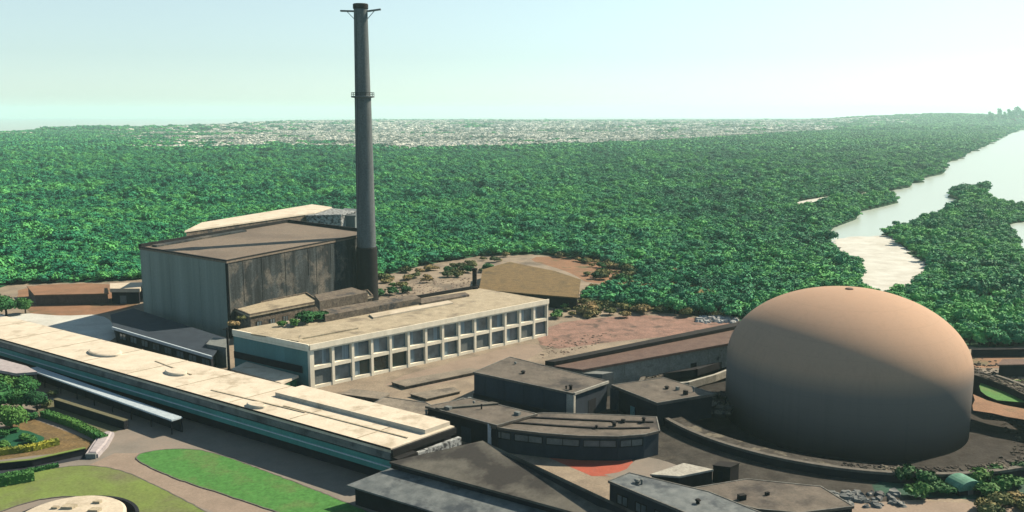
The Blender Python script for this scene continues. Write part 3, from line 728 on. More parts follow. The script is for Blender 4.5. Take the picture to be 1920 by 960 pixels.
# sandy mound behind roof left
# covered walkway
W0, W1 = G(60, 690, 3), G(332, 785, 3)
u, nn, L = edge(W0, W1)
t = thing('covered_walkway', 'covered walkway with pale corrugated roof running beside the long teal hall', 'walkway', centroid([W0, W1]))
rb = MB(); nrib = 90
for i in range(nrib):
    a = W0 + u * (L * i / nrib); b_ = W0 + u * (L * (i + .72) / nrib)
    rb.slab([a + nn * 1.1, b_ + nn * 1.1, b_ - nn * 1.1, a - nn * 1.1], 3.0, 3.08)
rb.slab([W0 + nn * 1.12, W1 + nn * 1.12, W1 - nn * 1.12, W0 - nn * 1.12], 2.75, 2.997)
rb.build('roof', M['canopy'], t)
for i in range(9):
    for s_ in (-.95, .95):
        p = W0 + u * (.5 + (L - 1) * i / 8) + nn * s_; MB().bar(Vector((p.x, p.y, .03)), Vector((p.x, p.y, 2.75)), .16, .16).build('post', M['dark_wall'], t)
MB().slab([W0 - nn * .9, W1 - nn * .9, W1 - nn * 1.05, W0 - nn * 1.05], .03, 2.7).build('screen', M['dark_wall'], t)
t, r_ = flat_building('gate_kiosk', 'pinkish white flat roofed kiosk at the left end of the covered walkway', 'kiosk', PX(4, (-90, 676), (30, 700), (70, 697), (50, 686), (-40, 662)), 4, M['dark_wall'], M['pink_roof'], ov=.5, rt=.6)
q = PX(4, (-90, 676), (30, 700)); window_row(t, q[0] + Vector((.3, .5, 0)), q[1] + Vector((-.2, .5, 0)), 4, 1.0, 1.3, .6, M['edge_dark'], M['glass'])

# ------------------------------------------------------------------ buildings in the middle
q = PX(6, (887, 698), (1074, 738), (1140, 715), (956, 669))
t, r_ = flat_building('blue_block', 'flat roofed block with smooth slate blue wall and cream corner pier', 'building', q, 6, M['navy_wall'], M['grey_brown_roof'], ov=.15, rt=.35, edge_strip=.22, vents=4)
u, nn, L = edge(q[0], q[1])
MB().slab([q[1] - u * 1.4 + nn * .1, q[1] + nn * .1 + u * .3, q[1] + u * .3 - nn * .6, q[1] - u * 1.4 - nn * .6], 0, 5.64).build('corner_pier', M['beige_wall'], t)
MB().slab([q[0] + nn * .0, q[1] - u * 1.45, q[1] - u * 1.45 - nn * .1, q[0] - nn * .1], 0, 1.4).build('plinth', M['dark_wall'], t)
eu, en, eL = edge(q[1], q[2])
MB().slab([q[1] + en * .003 + eu * .3, q[2] + en * .003, q[2] + en * .3, q[1] + en * .3 + eu * .3], 5.66, 6.15).build('eave_strip', M['beige_wall'], t)
MB().slab([q[1] + en * .05 + eu * .5, q[1] + en * .05 + eu * 4.2, q[1] + en * 1.2 + eu * 4.0, q[1] + en * 1.2 + eu * .5], .02, 1.0).build('step', M['beige_wall'], t)
door(t, q[1] - en * .15, q[2] - en * .15, .45, 2.4, 3.4, M['dark_wall'])
for f_ in (.12, .32, .52, .72):
    p = q[0] + u * (L * f_) - nn * .1; MB().slab([p, p + u * .14, p + u * .14 + nn * .06, p + nn * .06], 1.45, 5.6).build('wall_joint', M['navy_wall'], t)

q = PX(6, (1092, 693), (1420, 634), (1412, 604), (1022, 684))
Qr = [Vector((q[0].x, q[0].y, 6)), Vector((q[1].x, q[1].y, 6)), Vector((q[2].x, q[2].y, 6.2)), Vector((q[3].x, q[3].y, 6.2))]
t = thing('beige_block', 'long low building with pale beige block wall and red brown roof left of the dome', 'building', centroid(q))
iw = outset(q, -.5)
MB().slab(iw, 0, 5.5).build('wall', M['beige_wall'], t)
MB().slab(q, 5.5, 6).build('roof', M['rust'], t)
u, nn, L = edge(q[2], q[3])
MB().slab([q[2], q[3], q[3] + (q[0] - q[3]) * .25, q[2] + (q[1] - q[2]) * .25], 6.003, 6.9).build('ridge_upstand', M['edge_dark'], t)
u, nn, L = edge(q[0], q[1])
MB().slab([q[0] + u * 0, q[0] + u * 3.5, q[0] + u * 6.2 + nn * 2.8, q[0] + u * 3.2 + nn * 2.8], 0, 5.2).build('buttress', M['panel_grey'], t)
for f_ in (.22, .47, .7):
    p = iw[0] + u * (L * f_); MB().slab([p, p + u * .25, p + u * .25 + nn * .12, p + nn * .12], 0, 5.45).build('pilaster', M['beige_wall'], t)
for f_ in (.1, .6, .84):
    p = iw[0] + u * (L * f_); door(t, iw[0], iw[1], f_, 1.8, 2.6, M['dark_wall'], .06)
t, r_ = flat_building('lean_shed', 'black walled shed with dark roof wedged between the blue block and beige building', 'shed', PX(4.4, (1008, 695), (1085, 716), (1142, 716), (1095, 694), (1030, 684)), 4.4, M['dark_wall'], M['edge_dark'], ov=.2, rt=.3)

q = PX(5, (1146, 722), (1232, 756), (1340, 738), (1245, 708))
t, r_ = flat_building('grey_shed', 'grey roofed shed with a wide dark opening left of the dome pit', 'shed', q, 5, M['dark_wall'], M['grey_brown_roof'], ov=.3, rt=.5, edge_strip=.22, vents=4)
u, nn, L = edge(q[0], q[1])
MB().slab([q[0] + nn * -.2, q[0] + nn * -.2 + u * 2.4, q[0] + u * 2.4 + nn * .25, q[0] + nn * .25], 0, 4.4).build('pier', M['navy_wall'], t)
door(t, q[0] - nn * .3, q[1] - nn * .3, .42, 1.3, 2.2, M['teal_wall'], .1)
b_ = MB(); P0 = [G(1222, 722, 1.6), G(1290, 716, 1.6), G(1340, 702, 1.6), G(1372, 690, 1.6)]
for i in range(3): b_.bar(P0[i] - Vector((0, 0, .8)), P0[i + 1] - Vector((0, 0, .8)), .7, 1.6)
tag(b_.build('boundary_wall', M['beige_wall']), 'pale low boundary wall curving behind the grey shed toward the dome', 'wall')
b_ = MB(); P0 = [G(1215, 700, 1.6), G(1300, 690, 1.6), G(1372, 668, 1.6)]
for i in range(2): b_.bar(P0[i] - Vector((0, 0, .8)), P0[i + 1] - Vector((0, 0, .8)), 2.5, 1.6)
tag(b_.build('boundary_wall', M['dark_wall']), 'dark thick low wall along the foot of the beige building', 'wall')
for (x0, y0, x1, y1, lb) in ((1240, 745, 1375, 765, 'grey broken pipe trench cover nearest the pit rim'), (1255, 728, 1378, 742, 'grey broken pipe trench cover behind the other one')):
    b_ = MB(); a, c = G(x0, y0, .8), G(x1, y1, .8); n_ = 9
    for i in range(n_):
        b_.bar(a.lerp(c, i / n_) + Vector((0, 0, -.4 + random.uniform(-.1, .25))), a.lerp(c, (i + .85) / n_) + Vector((0, 0, -.4 + random.uniform(-.1, .25))), random.uniform(1.5, 2.6), .8)
    tag(b_.build('trench_cover', M['rubble']), lb, 'trench cover')

# wedge roof
q = PX(5, (797, 762), (932, 798), (1008, 776), (880, 746))
t, r_ = flat_building('low_store', 'low store with rippled brown grey roof and dark wall behind the curved block', 'building', q, 5, M['dark_wall'], M['grey_brown_roof'], ov=.3, rt=.35, edge_strip=.22, vents=4)
door(t, q[0] - edge(q[0], q[1])[1] * .3, q[1] - edge(q[0], q[1])[1] * .3, .5, 2.4, 3, M['navy_wall'])
MB().slab([q[0].lerp(q[1], .15), q[0].lerp(q[1], .2), q[3].lerp(q[2], .45), q[3].lerp(q[2], .35)], 5.003, 5.35).build('roof_ridge', M['grey_roof'], r_)
t, r_ = flat_building('low_store', 'smallest brown roofed store between the blue block and the office forecourt', 'building', PX(3, (835, 757), (905, 775), (940, 762), (868, 746)), 3, M['dark_wall'], M['grey_brown_roof'], ov=.2, rt=.3, edge_strip=.2, vents=2)
t, r_ = flat_building('forecourt_store', 'low tan grey roofed store between the long cream hall and the office forecourt', 'building', PX(3.4, (690, 762), (820, 797), (846, 780), (800, 755), (720, 744)), 3.4, M['dark_wall'], M['tan_roof_grey'], ov=.2, rt=.3, edge_strip=.2, vents=3)
for lb, z_, pp in (('low tan concrete platform on the sandy yard before the office windows', 1.1, ((640, 738), (716, 748), (730, 737), (660, 729))),
                   ('thin grey slab platform nearest the blue block on the sandy yard', .7, ((770, 738), (850, 726), (862, 733), (800, 747))),
                   ('long low brown platform along the foot of the office window wall', .8, ((735, 716), (880, 690), (905, 694), (760, 724)))):
    q = PX(z_, *pp); t = thing('platform', lb, 'platform', centroid(q), 'platforms on the yard')
    MB().slab(q, .02, z_ - .15).build('base', M['tan_wall'], t); MB().slab(outset(q, .15), z_ - .147, z_).build('deck', M['tan_roof_grey'], t)
# curved block
front = PX(4.5, (917, 799), (960, 806), (1020, 813), (1090, 818), (1160, 819), (1210, 815), (1238, 808))
back = PX(4.5, (1232, 782), (1180, 779), (1100, 776), (1020, 774), (968, 779))
q = front + back
t, r_ = flat_building('curved_block', 'low curved block with striped grey roof and pale window band beside the dome pit', 'building', q, 4.5, M['navy_wall'], M['grey_brown_roof'], ov=.25, rt=.35, edge_strip=.22, vents=4)
for f_ in (.35, .68):
    b_ = MB()
    bk = [back[-1], back[-2], back[-3], back[-4] if len(back) > 3 else back[0], back[1], back[0], back[0]]
    for i in range(5):
        a = front[i + 0].lerp(bk[min(i, 4)], f_); c = front[i + 1].lerp(bk[min(i + 1, 5)], f_)
        b_.bar(a + Vector((0, 0, .12)), c + Vector((0, 0, .12)), .5, .22)
    b_.build('roof_ridge', M['edge_dark'], r_)
for i in range(5):
    a, c = front[i], front[i + 1]; u, nn, L = edge(a, c)
    window(t, a + u * .35 - nn * .25, u, nn, L - .7, 2.5, 1.25, M['edge_dark'], M['panel_grey'], .1, .14)
u, nn, L = edge(front[0], front[1])
MB().slab([front[0] - u * .3, front[0] + u * .35, front[0] + u * .35 - nn * .6, front[0] - u * .3 - nn * .6], 0, 4.9).build('end_pier', M['canopy'], t)

# large shed bottom centre: two slope roof
E0, E1 = G(730, 866, 5.5), G(1200, 994, 5.5)
Rg0, Rg1 = G(905, 826, 7.5), G(1235, 981, 7.5)
t = thing('large_shed', 'large shed with broad plain dark grey roof at the bottom centre', 'building', centroid([E0, E1, Rg1, Rg0]))
roofq = [E0, E1, Rg1, Rg0]
MB().prism([p - Vector((0, 0, .35)) for p in roofq], roofq).build('roof', M['grey_roof'], t)
iw = outset(roofq, -.6)
MB().prism([Vector((p.x, p.y, 0)) for p in iw], [Vector((p.x, p.y, z.z - .36)) for p, z in zip(iw, roofq)]).build('wall', M['dark_wall'], t)
u, nn, L = edge(E0, E1)
lt = [E0 + nn * 6.6 - u * 3.0 - Vector((0, 0, 2.2)), E0 + nn * 7 + u * L - Vector((0, 0, 2.2)), E0 + u * L - nn * .4 - Vector((0, 0, 1.2)), E0 - nn * .4 - u * .2 - Vector((0, 0, 1.2))]
MB().prism([p - Vector((0, 0, .25)) for p in lt], lt).build('lean_to_roof', M['metal_roof'], t)
MB().slab([lt[0] + u * 1 - nn * .8, lt[1] - nn * .8, lt[2], lt[3] + u * 1], 0, 2.9).build('lean_to_wall', M['edge_dark'], t)
# bottom row
q = PX(4, (1140, 902), (1180, 886), (1330, 922), (1500, 990), (1390, 1005))
t, r_ = flat_building('metal_store', 'low store with blue grey metal roof right of the large dark shed', 'building', q, 4, M['navy_wall'], M['metal_roof'], ov=.2, rt=.3, edge_strip=.2, vents=3)
window_row(t, q[0] - edge(q[0], q[4])[1] * .2, q[4] - edge(q[0], q[4])[1] * .2, 6, 1.0, 1.5, .6, M['edge_dark'], M['glass'])
q = PX(3.2, (1278, 918), (1400, 898), (1540, 912), (1602, 950), (1500, 962), (1420, 955))
t, r_ = flat_building('brown_store', 'flat brown grey roofed store below the front rim of the dome pit', 'building', q, 3.2, M['dark_wall'], M['grey_brown_roof'], ov=.2, rt=.3, edge_strip=.2, vents=2)
q = PX(3.2, (1380, 950), (1500, 965), (1590, 952), (1640, 975), (1560, 1010), (1440, 1010))
q = PX(3.4, (1219, 889), (1274, 893), (1338, 880), (1282, 868))
t, r_ = flat_building('valve_house', 'small flat roofed grey valve house with dark front near the pit rim', 'shed', q, 3.4, M['edge_dark'], M['beige_wall'], ov=.1, rt=.3)
door(t, q[0] + Vector((0, .1, 0)), q[1] + Vector((0, .1, 0)), .4, 1.2, 2.2, M['dark_wall'])
q = PX(3.0, (1336, 872), (1370, 876), (1387, 868), (1350, 864))
t, r_ = flat_building('control_cabinet', 'tiny black cabinet standing against the pit rim beside the valve house', 'cabinet', q, 3.0, M['edge_dark'], M['edge_dark'], ov=.06, rt=.15)
door(t, q[0], q[1], .3, .9, 2.1, M['dark_wall'], .04)
# green hut lower right
c = G(1806, 921, 0)
t = thing('green_hut', 'tiny hut with pale green curved roof among shrubs at lower right', 'hut', c)
b_ = MB(); n_ = 12; ux = Vector((.96, .28, 0)); uy = Vector((-.28, .96, 0)); vs = []
for k in (-1.7, 1.7):
    for i in range(n_ + 1):
        a = math.pi * i / n_; vs.append(c + ux * (2.3 * math.cos(a)) + uy * k + Vector((0, 0, .9 + 1.5 * math.sin(a))))
fs_ = [(i, i + 1, n_ + 2 + i, n_ + 1 + i) for i in range(n_)] + [tuple(range(n_ + 1))[::-1], tuple(range(n_ + 1, 2 * n_ + 2))]
M['hut_green'] = mat('pale_green_sheet', (.24, .48, .33), (.12, .32, .2), .9, fine=.2)
b_.add(vs, fs_); b_.build('roof', M['hut_green'], t)
MB().slab([c + ux * 2.1 + uy * 1.5, c - ux * 2.1 + uy * 1.5, c - ux * 2.1 - uy * 1.5, c + ux * 2.1 - uy * 1.5], 0, .9).build('wall', M['dark_wall'], t)
MB().slab([c + ux * .5 - uy * 1.5, c - ux * .5 - uy * 1.5, c - ux * .5 - uy * 1.56, c + ux * .5 - uy * 1.56], .03, .86).build('door', M['panel_grey'], t)

# fuel tank / round basin bottom left
c = G(132, 1004, 0)
t = thing('round_tank', 'round tank with cream top inside a dark ring wall at the bottom left corner', 'tank', c)
MB().lathe(c, [(7.6, 0.03), (7.6, 2.6), (7.2, 2.9), (.05, 3.3)], 64).build('roof', M['cream_roof'], t)
MB().lathe(c, [(8.8, .03), (8.8, 2.0), (9.3, 2.0), (9.3, .03)], 64, cap=False).build('ring_wall', M['dark_wall'], t)
for k, (a, r_, q_) in enumerate(((.4, 3.4, .5), (1.1, 4.8, .35), (2.0, 2.6, .6), (2.5, 3.8, .3))):
    p = c + Vector((r_ * math.cos(a), r_ * math.sin(a), 0)); k_ = MB()
    k_.slab([p + Vector((x * q_, y * q_, 0)) for x, y in ((-1.6, -1), (1.3, -1.2), (1.7, .8), (-1.2, 1.1))], 2.9, 3.25 + q_ * .5); k_.build('hatch', M['tan_roof'], t)
# white truck-like barrier slab
a, b_ = G(173, 858, 0), G(202, 818, 0)
u, nn, L = edge(a, b_)
t = thing('gate_block', 'rounded white concrete gate block at the end of the dark lane', 'gate block', centroid([a, b_]))
P = [a - nn * 1.1, a + nn * 1.1 - u * .4, a + u * L * .45 + nn * 1.5, b_ + nn * 1.2, b_ + u * .9, b_ - nn * 1.3, a + u * L * .45 - nn * 1.3]
P2 = outset(P, -.35)
k = MB().prism([Vector((p.x, p.y, .03)) for p in P], [Vector((p.x, p.y, .7)) for p in P])
k.prism([Vector((p.x, p.y, .703)) for p in P2], [Vector((p.x, p.y, .95)) for p in outset(P, -.6)])
k.build('body', M['pink_roof'], t)
MB().slab([a - nn * .9 - u * .5, a + nn * .8 - u * .9, a + nn * .8 - u * .42, a - nn * .9 - u * .02], .03, .9).build('ramp', M['panel_grey'], t)

def low_wall(label, h, w_, mt, top, *pp):
    P = [G(x, y, h) for x, y in pp]; t_ = thing('garden_wall', label, 'wall', centroid(P)); b1 = MB(); b2 = MB()
    for i in range(len(P) - 1):
        b1.bar(P[i] - Vector((0, 0, h / 2)), P[i + 1] - Vector((0, 0, h / 2)), w_, h); b2.bar(P[i] + Vector((0, 0, .06)), P[i + 1] + Vector((0, 0, .06)), w_ + .2, .11)
    b1.build('wall', mt, t_); b2.build('coping', top, t_)
low_wall('dark straight garden wall with tan coping below the covered walkway', 1.7, .8, M['dark_wall'], M['field'], (104, 748), (236, 789))
low_wall('dark low garden wall bordering the dark lane along its far side', 1.2, .5, M['dark_wall'], M['lawn_dry'], (-40, 872), (60, 862), (160, 840))

# ------------------------------------------------------------------ plants
def crown_mesh(name, mt, rad, ht, nleaf, leaf, lobes=4, core=.7, seed=0, z0=0.0):
    """foliage: lumpy cores + many leaf clump quads"""
    r = random.Random(seed); v = []; f = []
    L = []
    for i in range(lobes):
        a = r.uniform(0, 6.28); d = rad * r.uniform(.15, .55) if i else 0
        rr = rad * (r.uniform(.42, .62) if i else .68)
        L.append((d * math.cos(a), d * math.sin(a), z0 + ht * r.uniform(.35, .75), rr, rr * ht / rad * r.uniform(.38, .5)))
    for (x, y, z, rr, rz) in L:
        nu, nv = 8, 5; o = len(v)
        for j in range(nv + 1):
            th = math.pi * j / nv
            for i in range(nu):
                ph = 2 * math.pi * i / nu; k = core * r.uniform(.8, 1.15)
                v.append((x + rr * k * math.sin(th) * math.cos(ph), y + rr * k * math.sin(th) * math.sin(ph), z + rz * k * math.cos(th)))
        for j in range(nv):
            for i in range(nu):
                f.append((o + j * nu + i, o + (j + 1) * nu + i, o + (j + 1) * nu + (i + 1) % nu, o + j * nu + (i + 1) % nu))
    for n_ in range(nleaf):
        x, y, z, rr, rz = r.choice(L)
        cz = r.uniform(-.6, 1); ph = r.uniform(0, 6.28); sq = math.sqrt(max(0, 1 - cz * cz)); k = r.uniform(.75, 1.18)
        nrm = Vector((sq * math.cos(ph), sq * math.sin(ph), cz))
        p = Vector((x + rr * k * nrm.x, y + rr * k * nrm.y, z + rz * k * nrm.z))
        d = (nrm + Vector((r.uniform(-.9, .9), r.uniform(-.9, .9), r.uniform(-.5, .9)))).normalized()
        t_ = d.cross(Vector((r.uniform(-1, 1), r.uniform(-1, 1), r.uniform(-1, 1)))).normalized(); b2 = d.cross(t_)
        s1 = leaf * r.uniform(.6, 1.4); s2 = s1 * r.uniform(.5, .9); o = len(v)
        for i, j in ((-1, -.4), (0, -1), (1, .2), (.2, 1)): v.append(tuple(p + t_ * s1 * i + b2 * s2 * j))
        f.append((o, o + 1, o + 2, o + 3))
    me = bpy.data.meshes.new(name); me.from_pydata(v, [], f); me.materials.append(mt); me.update(); return me
def trunk_mesh(name, h, r0, seed):
    r = random.Random(seed); b_ = MB(); b_.lathe((0, 0, 0), [(r0, 0), (r0 * .75, h * .4), (r0 * .5, h)], 7)
    for i in range(4):
        a = r.uniform(0, 6.28); z = h * r.uniform(.45, .8); e = Vector((math.cos(a), math.sin(a), 0)) * h * .35 + Vector((0, 0, z + h * .3))
        b_.bar(Vector((0, 0, z)), e, r0 * .5, r0 * .5)
    me = bpy.data.meshes.new(name); me.from_pydata([tuple(p) for p in b_.v], [], b_.f); me.materials.append(M['bark']); me.update(); return me
def place_tree(name, label, cat, group, loc, sc_, crown, trunk, rz=None, part_names=('trunk', 'crown')):
    o = bpy.data.objects.new(name, None); col.objects.link(o); o.location = loc; o.scale = (sc_, sc_, sc_ * random.uniform(.85, 1.15))
    o.rotation_euler = (0, 0, random.uniform(0, 6.28) if rz is None else rz); o['label'] = label; o['category'] = cat
    if group: o['group'] = group
    for nm, me in zip(part_names, (trunk, crown)):
        c_ = bpy.data.objects.new(nm, me); col.objects.link(c_); c_.parent = o
    return o
FC = [crown_mesh('crown', M['leaf'], 2.7, 4.2, 260, .40, 4, .72, 10 + i, .4) for i in range(6)]
FT = [trunk_mesh('trunk', 2.6, .22, 30 + i) for i in range(3)]

# scatter over the land
def inpoly(P, X, Y):
    px = np.array([p.x for p in P]); py = np.array([p.y for p in P]); c = np.zeros(len(X), bool); j = len(P) - 1
    for i in range(len(P)):
        if py[i] != py[j]:
            m_ = ((py[i] > Y) != (py[j] > Y)) & (X < (px[j] - px[i]) * (Y - py[i]) / (py[j] - py[i]) + px[i]); c ^= m_
        j = i
    return c
def vnoise(X, Y, s, seed):
    r = np.random.default_rng(seed); g_ = r.random((256, 256)); x = X / s; y = Y / s
    xi = np.floor(x).astype(int); yi = np.floor(y).astype(int); fx = x - xi; fy_ = y - yi
    fx = fx * fx * (3 - 2 * fx); fy_ = fy_ * fy_ * (3 - 2 * fy_)
    a = g_[xi % 256, yi % 256]; b1 = g_[(xi + 1) % 256, yi % 256]; c1 = g_[xi % 256, (yi + 1) % 256]; d1 = g_[(xi + 1) % 256, (yi + 1) % 256]
    return (a * (1 - fx) + b1 * fx) * (1 - fy_) + (c1 * (1 - fx) + d1 * fx) * fy_
def hill_z(X, Y):
    return 46 * np.exp(-((X - 2450) / 620) ** 2 - ((Y - 5200) / 900) ** 2) + 9 * np.exp(-((X + 300) / 1300) ** 2 - ((Y - 5200) / 900) ** 2)
def scatter(d0, d1, s_):
    ys = np.arange(d0, d1, s_ * .9); out = []
    for k, y in enumerate(ys):
        wd = y * .60 + 25; xs = np.arange(-wd, wd, s_) + (k % 2) * s_ / 2; out.append(np.stack([xs, np.full_like(xs, y)], 1))
    P = np.concatenate(out); P += rng.uniform(-.38, .38, P.shape) * s_; return P
Pn = np.concatenate([scatter(215, 620, 2.7), scatter(620, 1420, 3.8)])
ok = inpoly(land, Pn[:, 0], Pn[:, 1]) & ~inpoly(cleared, Pn[:, 0], Pn[:, 1]) & ~inpoly(lagoon, Pn[:, 0], Pn[:, 1])
for b_ in bars: ok &= ~inpoly(b_, Pn[:, 0], Pn[:, 1])
bch = PX(0, (1557, 447), (1664, 441), (1712, 476), (1748, 500), (1714, 545), (1660, 552), (1612, 540), (1618, 502), (1588, 480)); ok &= ~inpoly(bch, Pn[:, 0], Pn[:, 1])
Pn = Pn[ok]
ppx = np.array([to_px(x, y, 3) for x, y in Pn])
vis = (ppx[:, 0] > -220) & (ppx[:, 0] < 2140) & (ppx[:, 1] < 720); Pn = Pn[vis]; ppx = ppx[vis]
# hidden behind the dome: drop
order = np.argsort(Pn[:, 1])
hid = ((ppx[:, 0] > 1440) & (ppx[:, 0] < 1790) & (ppx[:, 1] > 560)) | ((ppx[:, 0] > 290) & (ppx[:, 0] < 690) & (ppx[:, 1] > 455))
inview = (ppx[:, 0] > 0) & (ppx[:, 0] < 1920) & ~hid
near_idx = [i for i in order if inview[i]][:285]
near = set(near_idx)
for n_, i in enumerate(near_idx):
    x, y = Pn[i]
    place_tree('forest_tree', 'bushy green tree in the near rows of the forest edge behind the plant', 'tree', 'trees along the near edge of the forest',
               Vector((x, y, 0)), random.uniform(.6, 1.05), FC[n_ % 6], FT[n_ % 3])
rest = np.array([i for i in range(len(Pn)) if i not in near])
def instanced(name, X, Y, Z, scales, meshes, label, cat):
    c_ = bpy.data.collections.new(name + '_kinds')
    for i, me in enumerate(meshes):
        o_ = bpy.data.objects.new(name + '_kind', me); c_.objects.link(o_)
    me = bpy.data.meshes.new(name); n_ = len(X); me.vertices.add(n_)
    me.vertices.foreach_set('co', np.stack([X, Y, Z], 1).astype(np.float32).ravel())
    for nm, tp, dat in (('sc', 'FLOAT_VECTOR', scales), ('rt', 'FLOAT', rng.uniform(0, 6.28, n_))):
        a = me.attributes.new(nm, tp, 'POINT'); a.data.foreach_set('vector' if tp == 'FLOAT_VECTOR' else 'value', np.asarray(dat, np.float32).ravel())
    ob = bpy.data.objects.new(name, me); col.objects.link(ob); ob['kind'] = 'stuff'; ob['label'] = label; ob['category'] = cat
    ng = bpy.data.node_groups.new(name, 'GeometryNodeTree')
    ng.interface.new_socket('Geometry', in_out='INPUT', socket_type='NodeSocketGeometry'); ng.interface.new_socket('Geometry', in_out='OUTPUT', socket_type='NodeSocketGeometry')
    N = ng.nodes; Lk = ng.links; gi = N.new('NodeGroupInput'); go = N.new('NodeGroupOutput')
    ip = N.new('GeometryNodeInstanceOnPoints'); ci = N.new('GeometryNodeCollectionInfo'); ci.inputs['Collection'].default_value = c_
    ci.inputs['Separate Children'].default_value = True; ci.inputs['Reset Children'].default_value = True
    mp_ = N.new('GeometryNodeMeshToPoints'); Lk.new(gi.outputs[0], mp_.inputs[0]); Lk.new(mp_.outputs[0], ip.inputs['Points'])
    Lk.new(ci.outputs[0], ip.inputs['Instance']); ip.inputs['Pick Instance'].default_value = True
    a1 = N.new('GeometryNodeInputNamedAttribute'); a1.data_type = 'FLOAT_VECTOR'; a1.inputs['Name'].default_value = 'sc'; Lk.new(a1.outputs[0], ip.inputs['Scale'])
    a2 = N.new('GeometryNodeInputNamedAttribute'); a2.data_type = 'FLOAT'; a2.inputs['Name'].default_value = 'rt'
    cx_ = N.new('ShaderNodeCombineXYZ'); Lk.new(a2.outputs[0], cx_.inputs[2]); Lk.new(cx_.outputs[0], ip.inputs['Rotation'])
    Lk.new(ip.outputs[0], go.inputs[0])
    md = ob.modifiers.new('scatter', 'NODES'); md.node_group = ng
    return ob
X, Y = Pn[rest, 0], Pn[rest, 1]
sz = rng.uniform(.52, .95, len(X)) * np.where(Y > 620, 1.3, 1.0) * (.8 + .5 * vnoise(X, Y, 14, 4))
big = rng.random(len(X)) < .07; sz = np.where(big, sz * 1.6, sz)
instanced('forest', X, Y, np.zeros_like(X), np.stack([sz, sz, sz * rng.uniform(.6, .95, len(X))], 1), FC, 'wide dense green forest spreading from the plant to the far mudflats', 'forest')
# far belt
Pf = scatter(1400, 3000, 11); Pg = scatter(3000, 7600, 24); Pf = np.concatenate([Pf, Pg])
ok = inpoly(land, Pf[:, 0], Pf[:, 1]); Pf = Pf[ok]
fx_, fy2 = Pf[:, 0], Pf[:, 1]
fpx = 960 + F * fx_ / fy2; fpy = 212 + 60 * F / fy2
n1 = vnoise(fx_, fy2, 130, 8); n2_ = vnoise(fx_, fy2, 45, 9)
# the share of trees: solid green at the left and right, sparse in the middle
mid = np.clip((fpx - 60) / 560, 0, 1) * np.clip((1800 - fpx) / 300, 0, 1)
lim = np.interp(fpx, [0, 130, 300, 520, 760, 1000, 1250, 1450, 1650, 1780, 1920], [255, 272, 282, 275, 282, 275, 266, 252, 240, 226, 212])
dens = np.where(fpy > lim, .95, (.62 - .44 * mid)); dens = np.where(fpx > 1720, .92, dens)
keep = (n1 * .6 + n2_ * .4 + rng.uniform(-.15, .15, len(fx_))) > (1 - dens)
kg = keep; s2 = np.where(fy2 < 3000, 2.4, 4.6) * rng.uniform(.7, 1.3, len(fx_))
zz = hill_z(fx_, fy2)
FCd = [crown_mesh('crown', M['leaf'], 2.7, 3.6, 60, .8, 4, .85, 60 + i, .2) for i in range(4)]
instanced('far_woods', fx_[kg], fy2[kg], zz[kg], np.stack([s2, s2, s2 * .75], 1)[kg], FCd, 'hazy dark green woods along the horizon', 'forest')
kp = (~keep) & (rng.random(len(fx_)) < .75) & (fpx < 1800)
FCp = [crown_mesh('crown', M['leaf_pale'], 2.4, 2.6, 50, .8, 4, .85, 80 + i, .1) for i in range(4)]
instanced('pale_scrub', fx_[kp], fy2[kp], zz[kp], np.stack([s2, s2, s2 * .7], 1)[kp], FCp, 'pale grey dry scrub speckling the mudflats below the horizon', 'scrub')
# headland hill under the far woods
hx = np.linspace(900, 4000, 40); hy = np.linspace(2900, 7500, 40); hm = MB()
vs = [Vector((x, y, float(hill_z(x, y)) - .6)) for y in hy for x in hx]
hm.add(vs, [(j * 40 + i, j * 40 + i + 1, (j + 1) * 40 + i + 1, (j + 1) * 40 + i) for j in range(39) for i in range(39) if max(vs[j * 40 + i].z, vs[(j + 1) * 40 + i + 1].z) > -.3])
struct('hill', hm, M['forest_floor'])
# leaning trees on the headland
LM = crown_mesh('crown', M['leaf'], 1.3, 7, 160, .5, 5, .8, 99, 1.2); LT = trunk_mesh('trunk', 4.5, .5, 98)
rl_ = random.Random(17)
for i in range(18):
    px = 1832 + 88 * (i + rl_.uniform(0, .9)) / 18; d = rl_.uniform(4150, 4600); x = (px - CX) / F * d
    sc_ = (4.0 + 7.5 * max(0, (px - 1832) / 88) ** .7) * rl_.uniform(.65, 1.15)
    o = place_tree('leaning_tree', 'tall dark tree leaning left on the headland at the far right horizon', 'tree', 'leaning trees on the headland', Vector((x, d, float(hill_z(x, d)) - 1)), sc_, LM, LT, 0)
    o.rotation_euler = (0, R(-rl_.uniform(18, 46)), R(rl_.uniform(-25, 25)))

# near trees and shrubs
BC = [crown_mesh('crown', M['leaf_near'], 3.2, 5.0, 2200, .24, 8, .82, 120 + i, .1) for i in range(3)]
BT = [trunk_mesh('trunk', 3.6, .28, 130 + i) for i in range(2)]
for i, (px, py, s_) in enumerate((x[0], x[1], x[2] * .78) for x in ((-35, 790, 1.6), (2, 775, 1.45), (40, 768, 1.3), (22, 805, 1.25), (70, 770, 1.05), (-20, 748, 1.5), (15, 745, 1.3), (55, 745, 1.1))):
    place_tree('garden_tree', 'dense dark green garden tree in the clump under the pink kiosk roof', 'tree', 'garden trees below the kiosk', G(px, py), s_, BC[i % 3], BT[i % 2])
for i, (px, py, s_) in enumerate(((-25, 600, 1.5), (12, 592, 1.35), (48, 588, .9))):
    place_tree('edge_tree', 'dark green tree at the left edge beside the bare red earth', 'tree', 'trees at the left edge by the red earth', G(px, py), s_, BC[i % 3], BT[i % 2])
SC = [crown_mesh('foliage', M['leaf_near'], 1.5, 1.7, 420, .22, 5, .78, 150 + i, 0) for i in range(3)]
